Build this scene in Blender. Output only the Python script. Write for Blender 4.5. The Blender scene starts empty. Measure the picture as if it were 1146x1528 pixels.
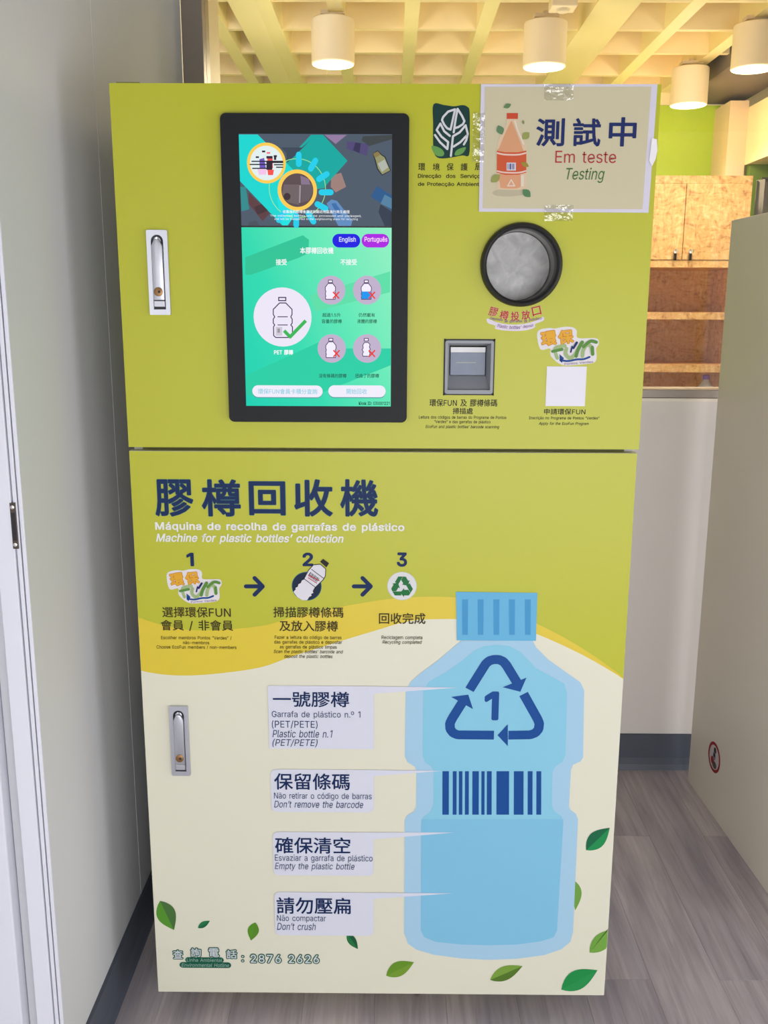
import bpy, bmesh, math, random
from mathutils import Vector, Matrix
from mathutils.geometry import tessellate_polygon
random.seed(7)
S = bpy.context.scene
COL = S.collection

# ------------------------------------------------------------------ camera, world, light, exposure
FPX, PITCH, YAW, ROLL = 1412.35, .2144, -.0064, .0038
CAM = Vector((.0135, -1.7496, 1.48))
_fw = Vector((math.sin(YAW)*math.cos(PITCH), math.cos(YAW)*math.cos(PITCH), -math.sin(PITCH)))
_r0 = Vector((math.cos(YAW), -math.sin(YAW), 0)); _u0 = _r0.cross(_fw)
_rt = math.cos(ROLL)*_r0 + math.sin(ROLL)*_u0; _up = -math.sin(ROLL)*_r0 + math.cos(ROLL)*_u0
cd = bpy.data.cameras.new('camera'); cam = bpy.data.objects.new('camera', cd); COL.objects.link(cam)
cd.sensor_fit = 'VERTICAL'; cd.sensor_height = 36; cd.lens = FPX/1528*36; cd.clip_start = .02
M = Matrix((_rt, _up, -_fw)).transposed().to_4x4(); M.translation = CAM
cam.matrix_world = M; S.camera = cam

S.view_settings.view_transform = 'Standard'; S.view_settings.look = 'None'
S.view_settings.gamma = 1; S.view_settings.use_curve_mapping = False
S.view_settings.exposure = 0.0
DAY = 4.8                      # daylight outside the glazed entrance behind the camera
w = bpy.data.worlds.new('daylight'); S.world = w; w.use_nodes = True
w.node_tree.nodes['Background'].inputs[0].default_value = (.95, .95, 1.0, 1)
w.node_tree.nodes['Background'].inputs[1].default_value = DAY
S.cycles.max_bounces = 10; S.cycles.diffuse_bounces = 6; S.cycles.transparent_max_bounces = 12
S.cycles.sample_clamp_indirect = 6
S.cycles.use_denoising = True
ENT = (-.5, 2.25, .02, 1.65, -3.4)   # the entrance opening: x0, x1, z0, z1, wall y
pl = bpy.data.lights.new('entrance_portal', 'AREA'); pl.shape = 'RECTANGLE'
pl.size = ENT[1]-ENT[0]; pl.size_y = ENT[3]-ENT[2]; pl.cycles.is_portal = True
po = bpy.data.objects.new('entrance_portal', pl); COL.objects.link(po)
po.location = ((ENT[0]+ENT[1])/2, ENT[4], (ENT[2]+ENT[3])/2); po.rotation_euler = (math.radians(90), 0, 0)
SIDE = (-3.1, -.9, .05, 1.6, 3.4)     # added opening in the unseen right-hand wall, brightens the left wall: y0, y1, z0, z1, wall x
pl2 = bpy.data.lights.new('added_opening_portal', 'AREA'); pl2.shape = 'RECTANGLE'
pl2.size = SIDE[3]-SIDE[2]; pl2.size_y = SIDE[1]-SIDE[0]; pl2.cycles.is_portal = True
po2 = bpy.data.objects.new('added_opening_portal', pl2); COL.objects.link(po2)
po2.location = (SIDE[4], (SIDE[0]+SIDE[1])/2, (SIDE[2]+SIDE[3])/2); po2.rotation_euler = (0, math.radians(90), 0)
LAMP_W = 6.0; SPOT_W = 42.0

# ------------------------------------------------------------------ where a measured sight line meets a surface
def ray(x, y): return _fw + _rt*((x-573)/FPX) - _up*((y-764)/FPX)
def on_y(x, y, Y): d = ray(x, y); return CAM + d*((Y-CAM.y)/d.y)
def on_z(x, y, Z): d = ray(x, y); return CAM + d*((Z-CAM.z)/d.z)
def on_x(x, y, X): d = ray(x, y); return CAM + d*((X-CAM.x)/d.x)
def F(x, y, Y=0.0): p = on_y(x, y, Y); return (p.x, p.z)

# ------------------------------------------------------------------ materials
def lin(c):
    c = c/255
    return c/12.92 if c <= .04045 else ((c+.055)/1.055)**2.4
def rgb(c): return (lin(c[0]), lin(c[1]), lin(c[2]), 1)
_mats = {}
def mat(c, rough=.5, metal=0, emit=0, noise=0, nscale=8, bump=0, spec=.5, key=None):
    k = key or (tuple(c), rough, metal, emit, noise, nscale, bump, spec)
    if k in _mats: return _mats[k]
    m = bpy.data.materials.new('surface'); m.use_nodes = True; nt = m.node_tree
    b = nt.nodes['Principled BSDF']
    b.inputs['Base Color'].default_value = rgb(c); b.inputs['Roughness'].default_value = rough
    b.inputs['Metallic'].default_value = metal; b.inputs['Specular IOR Level'].default_value = spec
    if emit:
        b.inputs['Base Color'].default_value = (.01, .01, .01, 1)
        b.inputs['Emission Color'].default_value = rgb(c); b.inputs['Emission Strength'].default_value = emit
    if noise or bump:
        tc = nt.nodes.new('ShaderNodeTexCoord'); n = nt.nodes.new('ShaderNodeTexNoise')
        n.inputs['Scale'].default_value = nscale; n.inputs['Detail'].default_value = 5
        nt.links.new(tc.outputs['Object'], n.inputs['Vector'])
        if noise:
            mx = nt.nodes.new('ShaderNodeMix'); mx.data_type = 'RGBA'; mx.blend_type = 'MULTIPLY'
            mx.inputs[0].default_value = 1; mx.inputs[6].default_value = rgb(c)
            mr = nt.nodes.new('ShaderNodeMapRange'); mr.inputs[3].default_value = 1-noise; mr.inputs[4].default_value = 1+noise
            nt.links.new(n.outputs[0], mr.inputs[0]); nt.links.new(mr.outputs[0], mx.inputs[7])
            nt.links.new(mx.outputs[2], b.inputs['Base Color'])
        if bump:
            bp = nt.nodes.new('ShaderNodeBump'); bp.inputs['Strength'].default_value = bump; bp.inputs['Distance'].default_value = .002
            nt.links.new(n.outputs[0], bp.inputs['Height']); nt.links.new(bp.outputs[0], b.inputs['Normal'])
    _mats[k] = m; return m
def ink(*c): return mat(tuple(round(v*.92) for v in c), .45, spec=.2)
def lit(*c, e=1.0): return mat(c, .35, emit=e, spec=.06)

def nodemat(name):
    m = bpy.data.materials.new(name); m.use_nodes = True
    return m, m.node_tree, m.node_tree.nodes['Principled BSDF']
def ramp(nt, stops):
    r = nt.nodes.new('ShaderNodeValToRGB'); e = r.color_ramp.elements
    while len(e) < len(stops): e.new(.5)
    for i, (p, c) in enumerate(stops): e[i].position = p; e[i].color = rgb(c)
    return r
def mat_plank():
    m, nt, b = nodemat('grey_wood'); L = nt.links.new
    tc = nt.nodes.new('ShaderNodeTexCoord'); oi = nt.nodes.new('ShaderNodeObjectInfo')
    off = nt.nodes.new('ShaderNodeVectorMath'); off.operation = 'SCALE'; off.inputs[0].default_value = (7, 31, 3)
    L(oi.outputs['Random'], off.inputs['Scale'])
    ad = nt.nodes.new('ShaderNodeVectorMath'); L(tc.outputs['Object'], ad.inputs[0]); L(off.outputs[0], ad.inputs[1])
    mp = nt.nodes.new('ShaderNodeMapping'); mp.inputs['Scale'].default_value = (34, 1.6, 1); L(ad.outputs[0], mp.inputs[0])
    n = nt.nodes.new('ShaderNodeTexNoise'); n.inputs['Scale'].default_value = 1.6; n.inputs['Detail'].default_value = 8
    n.inputs['Roughness'].default_value = .68; n.inputs['Distortion'].default_value = .5; L(mp.outputs[0], n.inputs['Vector'])
    mp2 = nt.nodes.new('ShaderNodeMapping'); mp2.inputs['Scale'].default_value = (6, 1.2, 1); L(ad.outputs[0], mp2.inputs[0])
    n2 = nt.nodes.new('ShaderNodeTexNoise'); n2.inputs['Scale'].default_value = 1.5; n2.inputs['Detail'].default_value = 4; L(mp2.outputs[0], n2.inputs['Vector'])
    r = ramp(nt, [(.25, (182, 174, 176)), (.5, (216, 209, 211)), (.72, (236, 231, 232))]); L(n.outputs[0], r.inputs[0])
    r2 = ramp(nt, [(.3, (200, 197, 204)), (.7, (255, 250, 246))]); L(n2.outputs[0], r2.inputs[0])
    mx = nt.nodes.new('ShaderNodeMix'); mx.data_type = 'RGBA'; mx.blend_type = 'MULTIPLY'; mx.inputs[0].default_value = 1
    L(r.outputs[0], mx.inputs[6]); L(r2.outputs[0], mx.inputs[7])
    # a few knots
    mp3 = nt.nodes.new('ShaderNodeMapping'); mp3.inputs['Scale'].default_value = (5, 2.2, 1); L(ad.outputs[0], mp3.inputs[0])
    v = nt.nodes.new('ShaderNodeTexVoronoi'); v.inputs['Scale'].default_value = 1; L(mp3.outputs[0], v.inputs['Vector'])
    kr = ramp(nt, [(.0, (105, 92, 90)), (.035, (150, 140, 138)), (.06, (255, 255, 255))]); L(v.outputs['Distance'], kr.inputs[0])
    mx2 = nt.nodes.new('ShaderNodeMix'); mx2.data_type = 'RGBA'; mx2.blend_type = 'MULTIPLY'; mx2.inputs[0].default_value = .8
    L(mx.outputs[2], mx2.inputs[6]); L(kr.outputs[0], mx2.inputs[7]); L(mx2.outputs[2], b.inputs['Base Color'])
    b.inputs['Roughness'].default_value = .5
    bp = nt.nodes.new('ShaderNodeBump'); bp.inputs['Strength'].default_value = .25; bp.inputs['Distance'].default_value = .001
    L(n.outputs[0], bp.inputs['Height']); L(bp.outputs[0], b.inputs['Normal'])
    return m
def mat_osb(dark=1.0):
    m, nt, b = nodemat('strand_board'); L = nt.links.new
    tc = nt.nodes.new('ShaderNodeTexCoord')
    cols = []
    for sc, rot in (((9, 9, 22), .5), ((19, 19, 8), -.6)):
        mp = nt.nodes.new('ShaderNodeMapping'); mp.inputs['Scale'].default_value = sc; mp.inputs['Rotation'].default_value = (.2, rot, .3)
        L(tc.outputs['Object'], mp.inputs[0])
        nz = nt.nodes.new('ShaderNodeTexNoise'); nz.inputs['Scale'].default_value = 1.2; nz.inputs['Detail'].default_value = 6
        nz.inputs['Distortion'].default_value = 2.2; nz.inputs['Roughness'].default_value = .65
        L(mp.outputs[0], nz.inputs['Vector']); cols.append(nz)
    mm = nt.nodes.new('ShaderNodeMath'); mm.operation = 'ADD'; L(cols[0].outputs[0], mm.inputs[0]); L(cols[1].outputs[0], mm.inputs[1])
    hf = nt.nodes.new('ShaderNodeMath'); hf.operation = 'MULTIPLY'; hf.inputs[1].default_value = .5; L(mm.outputs[0], hf.inputs[0])
    r = ramp(nt, [(.38, (176, 124, 74)), (.46, (218, 168, 106)), (.54, (230, 188, 124)), (.62, (240, 208, 154))]); L(hf.outputs[0], r.inputs[0])
    L(r.outputs[0], b.inputs['Base Color']); b.inputs['Roughness'].default_value = .55
    return m
def mat_glass(tint=(1, 1, 1, 1), rough=0.0):
    m = bpy.data.materials.new('clear_glass'); m.use_nodes = True; nt = m.node_tree; nt.nodes.clear(); L = nt.links.new
    o = nt.nodes.new('ShaderNodeOutputMaterial'); mx = nt.nodes.new('ShaderNodeMixShader'); fr = nt.nodes.new('ShaderNodeFresnel')
    t = nt.nodes.new('ShaderNodeBsdfTransparent'); g = nt.nodes.new('ShaderNodeBsdfGlossy'); g.inputs['Roughness'].default_value = rough
    t.inputs[0].default_value = tint; fr.inputs['IOR'].default_value = 1.5
    L(fr.outputs[0], mx.inputs[0]); L(t.outputs[0], mx.inputs[1]); L(g.outputs[0], mx.inputs[2]); L(mx.outputs[0], o.inputs[0])
    return m
def mat_tape():
    m = bpy.data.materials.new('clear_tape'); m.use_nodes = True; nt = m.node_tree; nt.nodes.clear(); L = nt.links.new
    o = nt.nodes.new('ShaderNodeOutputMaterial'); mx = nt.nodes.new('ShaderNodeMixShader'); mx.inputs[0].default_value = .16
    t = nt.nodes.new('ShaderNodeBsdfTransparent'); g = nt.nodes.new('ShaderNodeBsdfGlossy'); g.inputs['Roughness'].default_value = .12
    t.inputs[0].default_value = (.97, .97, .95, 1)
    tc = nt.nodes.new('ShaderNodeTexCoord'); n = nt.nodes.new('ShaderNodeTexNoise'); n.inputs['Scale'].default_value = 60
    bp = nt.nodes.new('ShaderNodeBump'); bp.inputs['Strength'].default_value = 1; bp.inputs['Distance'].default_value = .008
    L(tc.outputs['Object'], n.inputs['Vector']); L(n.outputs[0], bp.inputs['Height']); L(bp.outputs[0], g.inputs['Normal'])
    L(t.outputs[0], mx.inputs[1]); L(g.outputs[0], mx.inputs[2]); L(mx.outputs[0], o.inputs[0])
    return m

# ------------------------------------------------------------------ object helpers
ROOT = {}
def thing(name, label, cat, loc, group=None):
    o = bpy.data.objects.new(name, None); COL.objects.link(o); o.location = loc; o.empty_display_size = .1
    o['label'] = label; o['category'] = cat
    if group: o['group'] = group
    ROOT[o.name] = Vector(loc); return o
def link(name, me, parent=None, label=None, kind=None, cat=None):
    o = bpy.data.objects.new(name, me); COL.objects.link(o)
    if parent is not None:
        L = ROOT.get(parent.name, Vector((0, 0, 0))); me.transform(Matrix.Translation(-L))
        o.parent = parent; ROOT[o.name] = L
    else: ROOT[o.name] = Vector((0, 0, 0))
    if label: o['label'] = label
    if kind: o['kind'] = kind
    if cat: o['category'] = cat
    return o
class Mesh:
    def __init__(s): s.v = []; s.f = []; s.mi = []; s.mats = []
    def mid(s, m):
        if m not in s.mats: s.mats.append(m)
        return s.mats.index(m)
    def add(s, vs, fs, m):
        n = len(s.v); k = s.mid(m); s.v += [tuple(v) for v in vs]
        for f in fs: s.f.append(tuple(i+n for i in f)); s.mi.append(k)
    def box(s, x0, x1, y0, y1, z0, z1, m):
        vs = [(x, y, z) for z in (z0, z1) for y in (y0, y1) for x in (x0, x1)]
        s.add(vs, [(0, 2, 3, 1), (4, 5, 7, 6), (0, 1, 5, 4), (2, 6, 7, 3), (0, 4, 6, 2), (1, 3, 7, 5)], m)
    def prism(s, outer, holes, y0, y1, m, back=True):
        """outer, holes: (x, z) loops; front at y0 (towards the camera), back at y1"""
        def area(l): return sum(l[i][0]*l[(i+1) % len(l)][1]-l[(i+1) % len(l)][0]*l[i][1] for i in range(len(l)))
        if area(outer) < 0: outer = outer[::-1]
        holes = [h if area(h) < 0 else h[::-1] for h in holes]
        loops = [outer]+holes; pts = [p for l in loops for p in l]; n = len(pts)
        tri = tessellate_polygon([[Vector((p[0], p[1], 0)) for p in l] for l in loops])
        vs = [(p[0], y0, p[1]) for p in pts]+[(p[0], y1, p[1]) for p in pts]; fs = []
        for t in tri:
            a, b, c = (pts[i] for i in t)
            ccw = (b[0]-a[0])*(c[1]-a[1])-(b[1]-a[1])*(c[0]-a[0]) > 0
            t = tuple(t) if ccw else tuple(t)[::-1]
            fs.append(t)
            if back: fs.append(tuple(i+n for i in t[::-1]))
        k = 0
        for l in loops:
            for i in range(len(l)):
                a, b = k+i, k+(i+1) % len(l); fs.append((b, a, a+n, b+n))
            k += len(l)
        s.add(vs, fs, m)
    def lathe(s, prof, c, axis, m, n=40, m2=None):
        """prof: (r, h) pairs along axis 'z' or 'y' about centre c"""
        vs = []; fs = []
        for r, h in prof:
            for i in range(n):
                a = 2*math.pi*i/n
                p = (r*math.cos(a), r*math.sin(a))
                vs.append((c[0]+p[0], c[1]+p[1], c[2]+h) if axis == 'z' else ((c[0]+p[0], c[1]+h, c[2]+p[1]) if axis == 'y' else (c[0]+h, c[1]+p[0], c[2]+p[1])))
        for j in range(len(prof)-1):
            for i in range(n):
                k = (i+1) % n; fs.append((j*n+i, j*n+k, (j+1)*n+k, (j+1)*n+i))
        s.add(vs, fs, m)
    def build(s, name, parent=None, smooth=False, bevel=0, label=None, kind=None, cat=None, seg=2):
        me = bpy.data.meshes.new(name); me.from_pydata(s.v, [], s.f)
        for m in s.mats: me.materials.append(m)
        me.polygons.foreach_set('material_index', s.mi)
        bm = bmesh.new(); bm.from_mesh(me); bmesh.ops.remove_doubles(bm, verts=bm.verts, dist=1e-6)
        bmesh.ops.recalc_face_normals(bm, faces=bm.faces)
        if bevel:
            ed = [e for e in bm.edges if len(e.link_faces) == 2 and e.calc_face_angle(0) > .6]
            bmesh.ops.bevel(bm, geom=ed, offset=bevel, segments=seg, profile=.5, affect='EDGES', clamp_overlap=True)
        bm.to_mesh(me); bm.free()
        if smooth:
            for p in me.polygons: p.use_smooth = True
            me.set_sharp_from_angle(angle=math.radians(38))
        return link(name, me, parent, label, kind, cat)
def box(name, x0, x1, y0, y1, z0, z1, m, parent=None, bevel=0, **k):
    b = Mesh(); b.box(x0, x1, y0, y1, z0, z1, m); return b.build(name, parent, bevel=bevel, **k)

def rounded(x0, x1, z0, z1, r, n=6):
    out = []
    for cx, cz, a0 in ((x1-r, z1-r, 0), (x0+r, z1-r, 90), (x0+r, z0+r, 180), (x1-r, z0+r, 270)):
        for i in range(n+1):
            a = math.radians(a0+90*i/n); out.append((cx+r*math.cos(a), cz+r*math.sin(a)))
    return out
def circle(cx, cz, r, n=40, rz=None):
    return [(cx+r*math.cos(2*math.pi*i/n), cz+(rz or r)*math.sin(2*math.pi*i/n)) for i in range(n)]
def smooth(pts, closed=False, n=6):
    P = [Vector(p) for p in pts]; out = []; N = len(P)
    for i in range(N if closed else N-1):
        a = P[(i-1) % N] if closed or i > 0 else P[i]; b = P[i]; c = P[(i+1) % N]; d = P[(i+2) % N] if closed or i+2 < N else c
        for k in range(n):
            t = k/n
            out.append(tuple(.5*((2*b)+(c-a)*t+(2*a-5*b+4*c-d)*t*t+(3*b-a-3*c+d)*t**3)))
    if not closed: out.append(tuple(P[-1]))
    return out

# ------------------------------------------------------------------ flat print: ink lying on a printed face
GLYPHS = {   # outlines of the Latin letters: advance, then contours as x, y, x, y ... in thousandths
    '(': [273,[89,207,92,264,101,324,114,384,132,441,153,494,177,539,236,539,212,485,191,428,174,370,161,313,154,258,151,207,154,161,160,115,172,67,188,16,209,-38,236,-96,177,-96,139,-21,111,55,95,131]],
    ')': [273,[37,-96,64,-37,86,18,102,69,113,116,120,162,122,207,119,258,112,313,99,370,82,428,62,485,37,539,97,539,121,494,142,441,159,384,173,323,181,264,184,207,178,130,161,53,134,-22,97,-96]],
    ',': [188,[38,-119,68,71,137,71,84,-119]],
    '-': [453,[337,244,337,188,114,188,114,244]],
    '.': [188,[95,-4,78,-1,63,9,53,24,50,41,53,59,63,73,78,83,95,87,113,83,128,73,138,59,141,41,138,24,128,9,113,-1]],
    '/': [249,[235,533,71,-76,14,-76,178,533]],
    '0': [453,[227,-7,174,1,130,24,95,62,69,113,53,178,48,254,53,330,69,395,95,447,130,484,174,508,227,516,279,508,323,484,358,447,384,395,400,330,405,254,400,178,384,113,359,62,323,24,279,1],[227,50,261,56,290,74,313,103,330,144,340,194,344,254,340,314,330,365,313,405,290,435,261,453,227,460,192,453,163,435,140,405,123,365,113,314,109,254,113,194,123,144,140,103,163,74,192,56]],
    '1': [330,[276,509,276,0,212,0,212,448,209,448,86,358,86,427,198,509]],
    '2': [453,[64,0,64,47,234,229,261,257,282,282,299,305,311,327,318,348,320,371,317,397,308,419,293,436,273,449,250,457,224,460,196,457,172,447,153,433,139,413,130,390,127,362,66,362,71,405,86,442,111,473,143,496,182,511,225,516,268,511,306,497,337,474,361,445,376,411,381,372,378,345,371,318,357,290,336,259,306,223,267,180,153,60,153,57,389,57,389,0]],
    '3': [453,[218,-7,173,-3,133,10,98,30,70,57,52,91,44,132,109,132,115,107,126,87,144,71,165,59,191,52,219,50,248,53,275,61,297,74,315,93,325,116,329,145,326,172,316,196,299,217,275,234,242,244,201,248,157,248,157,299,288,448,288,452,70,452,70,509,372,509,372,461,211,278,211,289,264,288,308,276,344,253,371,222,387,186,393,145,387,103,370,66,344,36,309,12,266,-2]],
    '5': [453,[221,-7,178,-2,140,11,108,32,83,60,66,93,60,130,122,130,127,108,138,89,154,73,173,60,196,52,221,50,250,53,276,64,298,82,314,104,324,131,328,162,324,193,314,221,297,244,275,262,248,273,218,277,192,275,167,268,145,258,128,246,67,253,96,509,366,509,366,452,151,452,134,301,136,301,155,315,178,325,203,331,229,334,263,330,294,321,321,306,345,285,364,260,379,231,388,199,391,163,385,117,369,76,343,41,309,15,268,-1]],
    '6': [453,[226,-7,182,-1,142,15,109,40,84,74,69,115,64,162,68,199,80,239,102,285,137,340,252,509,322,509,151,261,145,261,154,275,165,288,179,299,196,307,214,312,235,314,278,309,316,295,346,271,370,240,384,201,389,157,384,112,368,73,343,39,310,14,271,-2],[226,48,254,52,279,63,299,79,314,101,324,128,327,157,324,187,314,213,299,235,279,251,254,262,226,265,198,262,174,252,153,235,138,214,128,188,125,158,128,128,138,102,153,79,174,63,198,52]],
    '7': [453,[97,0,323,448,323,452,62,452,62,509,391,509,391,449,165,0]],
    '8': [453,[226,-7,178,-2,136,11,101,33,74,62,57,96,52,135,55,166,65,195,81,220,101,241,125,256,153,265,153,267,119,282,93,308,76,342,70,380,75,417,90,450,114,477,146,498,184,511,226,516,269,511,306,498,337,477,361,450,377,417,382,380,376,342,359,308,333,282,300,267,300,265,327,256,351,241,372,220,387,195,397,166,401,135,395,96,378,62,352,33,317,11,275,-2],[226,49,258,52,285,60,307,74,323,91,333,113,337,139,333,165,322,189,305,208,283,223,256,232,226,235,196,232,169,223,147,208,130,189,119,165,115,139,119,113,129,91,145,74,167,60,195,52],[226,290,252,292,274,300,293,313,307,330,316,351,319,376,316,399,308,420,294,437,275,449,252,457,226,460,200,457,177,449,159,437,145,420,136,399,133,376,136,351,145,330,159,313,178,300,201,292]],
    ':': [188,[95,-4,78,-1,63,9,53,24,50,41,53,59,63,73,78,83,95,87,113,83,128,73,138,59,141,41,138,24,128,9,113,-1],[95,271,78,274,63,284,53,299,50,316,53,334,63,349,78,359,95,362,113,359,128,349,138,334,141,316,138,299,128,284,113,274]],
    'A': [480,[16,0,201,509,276,509,463,0,395,0,287,302,276,334,264,372,250,420,232,478,245,478,228,419,213,371,191,302,85,0],[110,142,110,199,370,199,370,142]],
    'C': [510,[267,-7,205,1,150,25,104,63,70,115,48,179,40,254,48,329,70,393,104,445,150,484,205,508,267,516,305,513,340,504,373,490,402,471,427,447,448,418,463,385,473,348,408,348,401,373,389,395,375,413,357,428,337,440,315,449,292,454,267,456,223,450,184,432,150,403,125,364,109,314,103,254,109,194,125,145,151,105,184,76,223,59,267,53,292,55,315,60,337,69,357,81,375,96,389,114,401,136,408,160,473,160,463,124,448,91,428,62,402,38,373,19,341,5,305,-4]],
    'D': [502,[60,0,219,0,291,8,351,31,398,68,433,119,455,181,462,255,455,329,433,391,399,441,353,478,294,501,225,509,60,509],[125,57,125,452,221,452,275,446,320,428,354,399,379,361,394,312,399,255,394,198,379,149,354,110,318,81,272,63,215,57]],
    'E': [419,[60,0,60,509,372,509,372,452,125,452,125,286,355,286,355,229,125,229,125,57,375,57,375,0]],
    'F': [410,[60,0,60,509,369,509,369,452,125,452,125,278,346,278,346,221,125,221,125,0]],
    'G': [520,[269,-7,205,1,149,25,104,64,69,116,47,179,40,254,47,329,69,393,103,445,149,484,203,508,265,516,304,513,340,504,374,489,403,469,429,445,449,416,465,384,474,349,408,349,399,372,387,393,373,411,356,427,337,439,315,448,291,454,265,456,222,450,183,432,150,404,125,364,109,314,103,254,109,194,125,145,151,105,184,76,224,59,269,53,309,57,345,71,374,93,396,123,410,160,415,202,434,199,283,199,283,256,478,256,478,200,471,141,451,91,419,50,377,19,326,0]],
    'H': [517,[60,0,60,509,125,509,125,289,392,289,392,509,457,509,457,0,392,0,392,232,125,232,125,0]],
    'I': [300,[31,0,31,57,118,57,118,452,31,452,31,509,269,509,269,452,183,452,183,57,269,57,269,0]],
    'K': [467,[104,145,104,216,139,261,157,282,174,303,193,324,212,344,364,509,448,509,231,276,228,276],[60,0,60,509,125,509,125,334,124,225,125,193,125,0],[372,0,188,259,228,309,449,0]],
    'L': [393,[60,0,60,509,125,509,125,57,361,57,361,0]],
    'M': [628,[60,0,60,509,152,509,277,187,287,159,299,123,311,84,322,49,307,49,318,83,330,121,342,158,352,187,476,509,568,509,568,0,504,0,504,291,504,327,505,369,506,413,507,457,513,457,498,409,482,363,467,322,456,291,342,0,286,0,170,291,159,321,145,361,129,408,112,457,119,457,120,416,121,372,122,328,122,291,122,0]],
    'N': [523,[60,0,60,509,136,509,343,183,363,151,388,107,401,82,414,55,405,54,402,81,401,108,399,157,399,195,399,509,463,509,463,0,387,0,202,290,177,331,148,381,108,452,119,454,122,384,124,328,125,291,125,0]],
    'P': [445,[60,0,60,509,235,509,289,503,332,487,366,462,390,430,404,391,409,348,404,304,390,265,366,233,332,207,289,191,235,186,125,186,125,0],[125,242,125,452,232,452,268,449,297,439,318,423,333,402,342,376,344,348,342,319,333,294,318,272,297,256,269,246,233,242]],
    'R': [449,[60,0,60,509,236,509,290,504,333,489,367,465,390,433,405,395,409,352,405,309,390,271,367,240,333,217,303,206,428,0,353,0,237,198,125,198,125,0],[125,255,125,452,233,452,269,449,298,440,319,425,334,405,342,380,345,352,342,324,334,300,319,281,298,267,269,258,234,255]],
    'S': [447,[224,-9,172,-4,128,9,91,31,64,60,46,96,38,137,104,137,110,110,123,88,142,71,166,59,194,52,224,49,257,52,286,60,311,74,329,92,341,114,346,139,342,161,332,179,316,193,296,205,272,214,245,222,184,239,128,260,86,289,60,326,52,372,58,413,75,448,102,476,138,498,180,511,227,516,275,511,316,498,351,476,377,449,394,415,401,378,337,378,326,412,302,437,267,453,225,459,194,456,167,448,145,435,129,418,118,398,115,376,119,352,131,334,148,319,169,308,191,300,212,293,264,279,287,272,312,264,336,252,359,238,379,220,395,198,405,171,408,139,403,99,386,64,360,34,323,11,278,-4]],
    'T': [449,[32,452,32,509,417,509,417,452,257,452,257,0,193,0,193,452]],
    'U': [517,[259,-8,203,-2,154,15,114,43,85,80,66,124,60,173,60,509,124,509,124,178,128,144,141,113,160,87,187,68,220,56,259,52,298,56,331,68,357,87,377,113,389,144,393,178,393,509,457,509,457,173,451,124,433,80,403,43,363,15,315,-2]],
    'V': [480,[204,0,16,509,84,509,192,206,203,176,215,137,230,89,248,31,235,31,252,90,267,138,290,206,395,509,463,509,278,0]],
    'a': [389,[160,-9,126,-5,94,5,68,22,48,45,35,73,30,108,34,138,43,161,58,179,78,193,100,203,125,211,152,216,178,220,234,227,252,230,265,235,273,243,276,255,276,257,273,279,267,297,256,311,240,322,220,329,196,331,171,329,149,322,132,313,118,301,107,288,100,274,41,291,57,322,79,346,104,364,133,375,163,382,194,384,215,383,239,379,263,372,286,360,306,343,322,320,333,290,337,251,337,0,277,0,277,52,272,52,264,38,252,25,236,12,215,1,190,-6],[170,45,202,49,228,59,248,74,263,93,272,115,276,138,276,190,270,186,259,182,231,176,200,171,175,168,154,164,134,159,117,150,103,139,95,124,92,105,94,87,102,72,114,61,130,52,149,47]],
    'b': [424,[229,-8,198,-5,172,4,153,17,138,31,127,46,118,59,112,59,112,0,53,0,53,509,114,509,114,319,118,319,137,346,152,360,171,373,197,381,229,384,274,378,313,361,345,332,370,293,385,245,390,189,385,133,370,84,346,45,313,16,274,-2],[220,47,253,51,279,66,301,88,316,117,325,151,328,189,325,227,316,261,301,290,280,311,253,325,220,330,188,325,161,312,140,291,125,263,116,229,113,189,116,150,125,115,140,86,162,65,188,51]],
    'c': [396,[207,-8,159,-2,117,16,82,46,56,85,40,133,34,187,40,243,56,291,82,330,117,360,159,378,207,384,234,383,260,377,284,368,305,356,324,341,340,322,353,301,362,277,303,262,298,276,290,289,281,301,270,311,257,319,242,325,226,329,207,330,173,325,145,310,124,287,108,258,99,224,96,187,99,151,108,117,124,89,145,66,173,51,207,46,226,48,243,52,258,58,271,66,282,76,292,89,299,102,304,117,363,102,354,78,341,56,325,37,306,21,285,9,261,-1,235,-6]],
    'd': [424,[195,-8,151,-2,111,16,79,45,55,84,39,133,34,189,39,245,55,293,79,332,112,361,151,378,196,384,228,381,253,373,272,360,287,346,298,331,306,319,311,319,311,509,372,509,372,0,313,0,313,59,307,59,298,46,287,31,272,17,252,4,227,-5],[205,47,236,51,263,65,284,86,299,115,309,150,312,189,309,229,300,263,284,291,263,312,237,325,205,330,172,325,145,311,124,290,108,261,99,227,96,189,99,151,109,117,124,88,145,66,172,51]],
    'e': [404,[212,-8,161,-2,117,16,82,46,56,85,40,132,34,187,39,242,55,290,81,329,115,359,157,378,205,384,236,382,266,374,294,361,319,341,341,315,357,282,368,242,371,194,371,169,75,169,75,221,338,221,310,202,307,237,298,269,283,294,263,314,237,326,205,330,173,326,146,313,125,294,109,270,99,241,96,211,96,178,100,139,110,106,128,80,151,61,179,50,212,46,234,48,254,53,271,61,285,73,297,88,306,105,365,91,353,63,335,39,311,19,283,4,249,-5]],
    'f': [254,[228,379,228,327,6,327,6,379],[81,0,81,432,84,461,96,486,113,505,135,519,161,527,187,530,207,529,222,527,243,521,227,468,215,472,195,474,171,470,154,460,145,443,142,419,142,0]],
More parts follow.
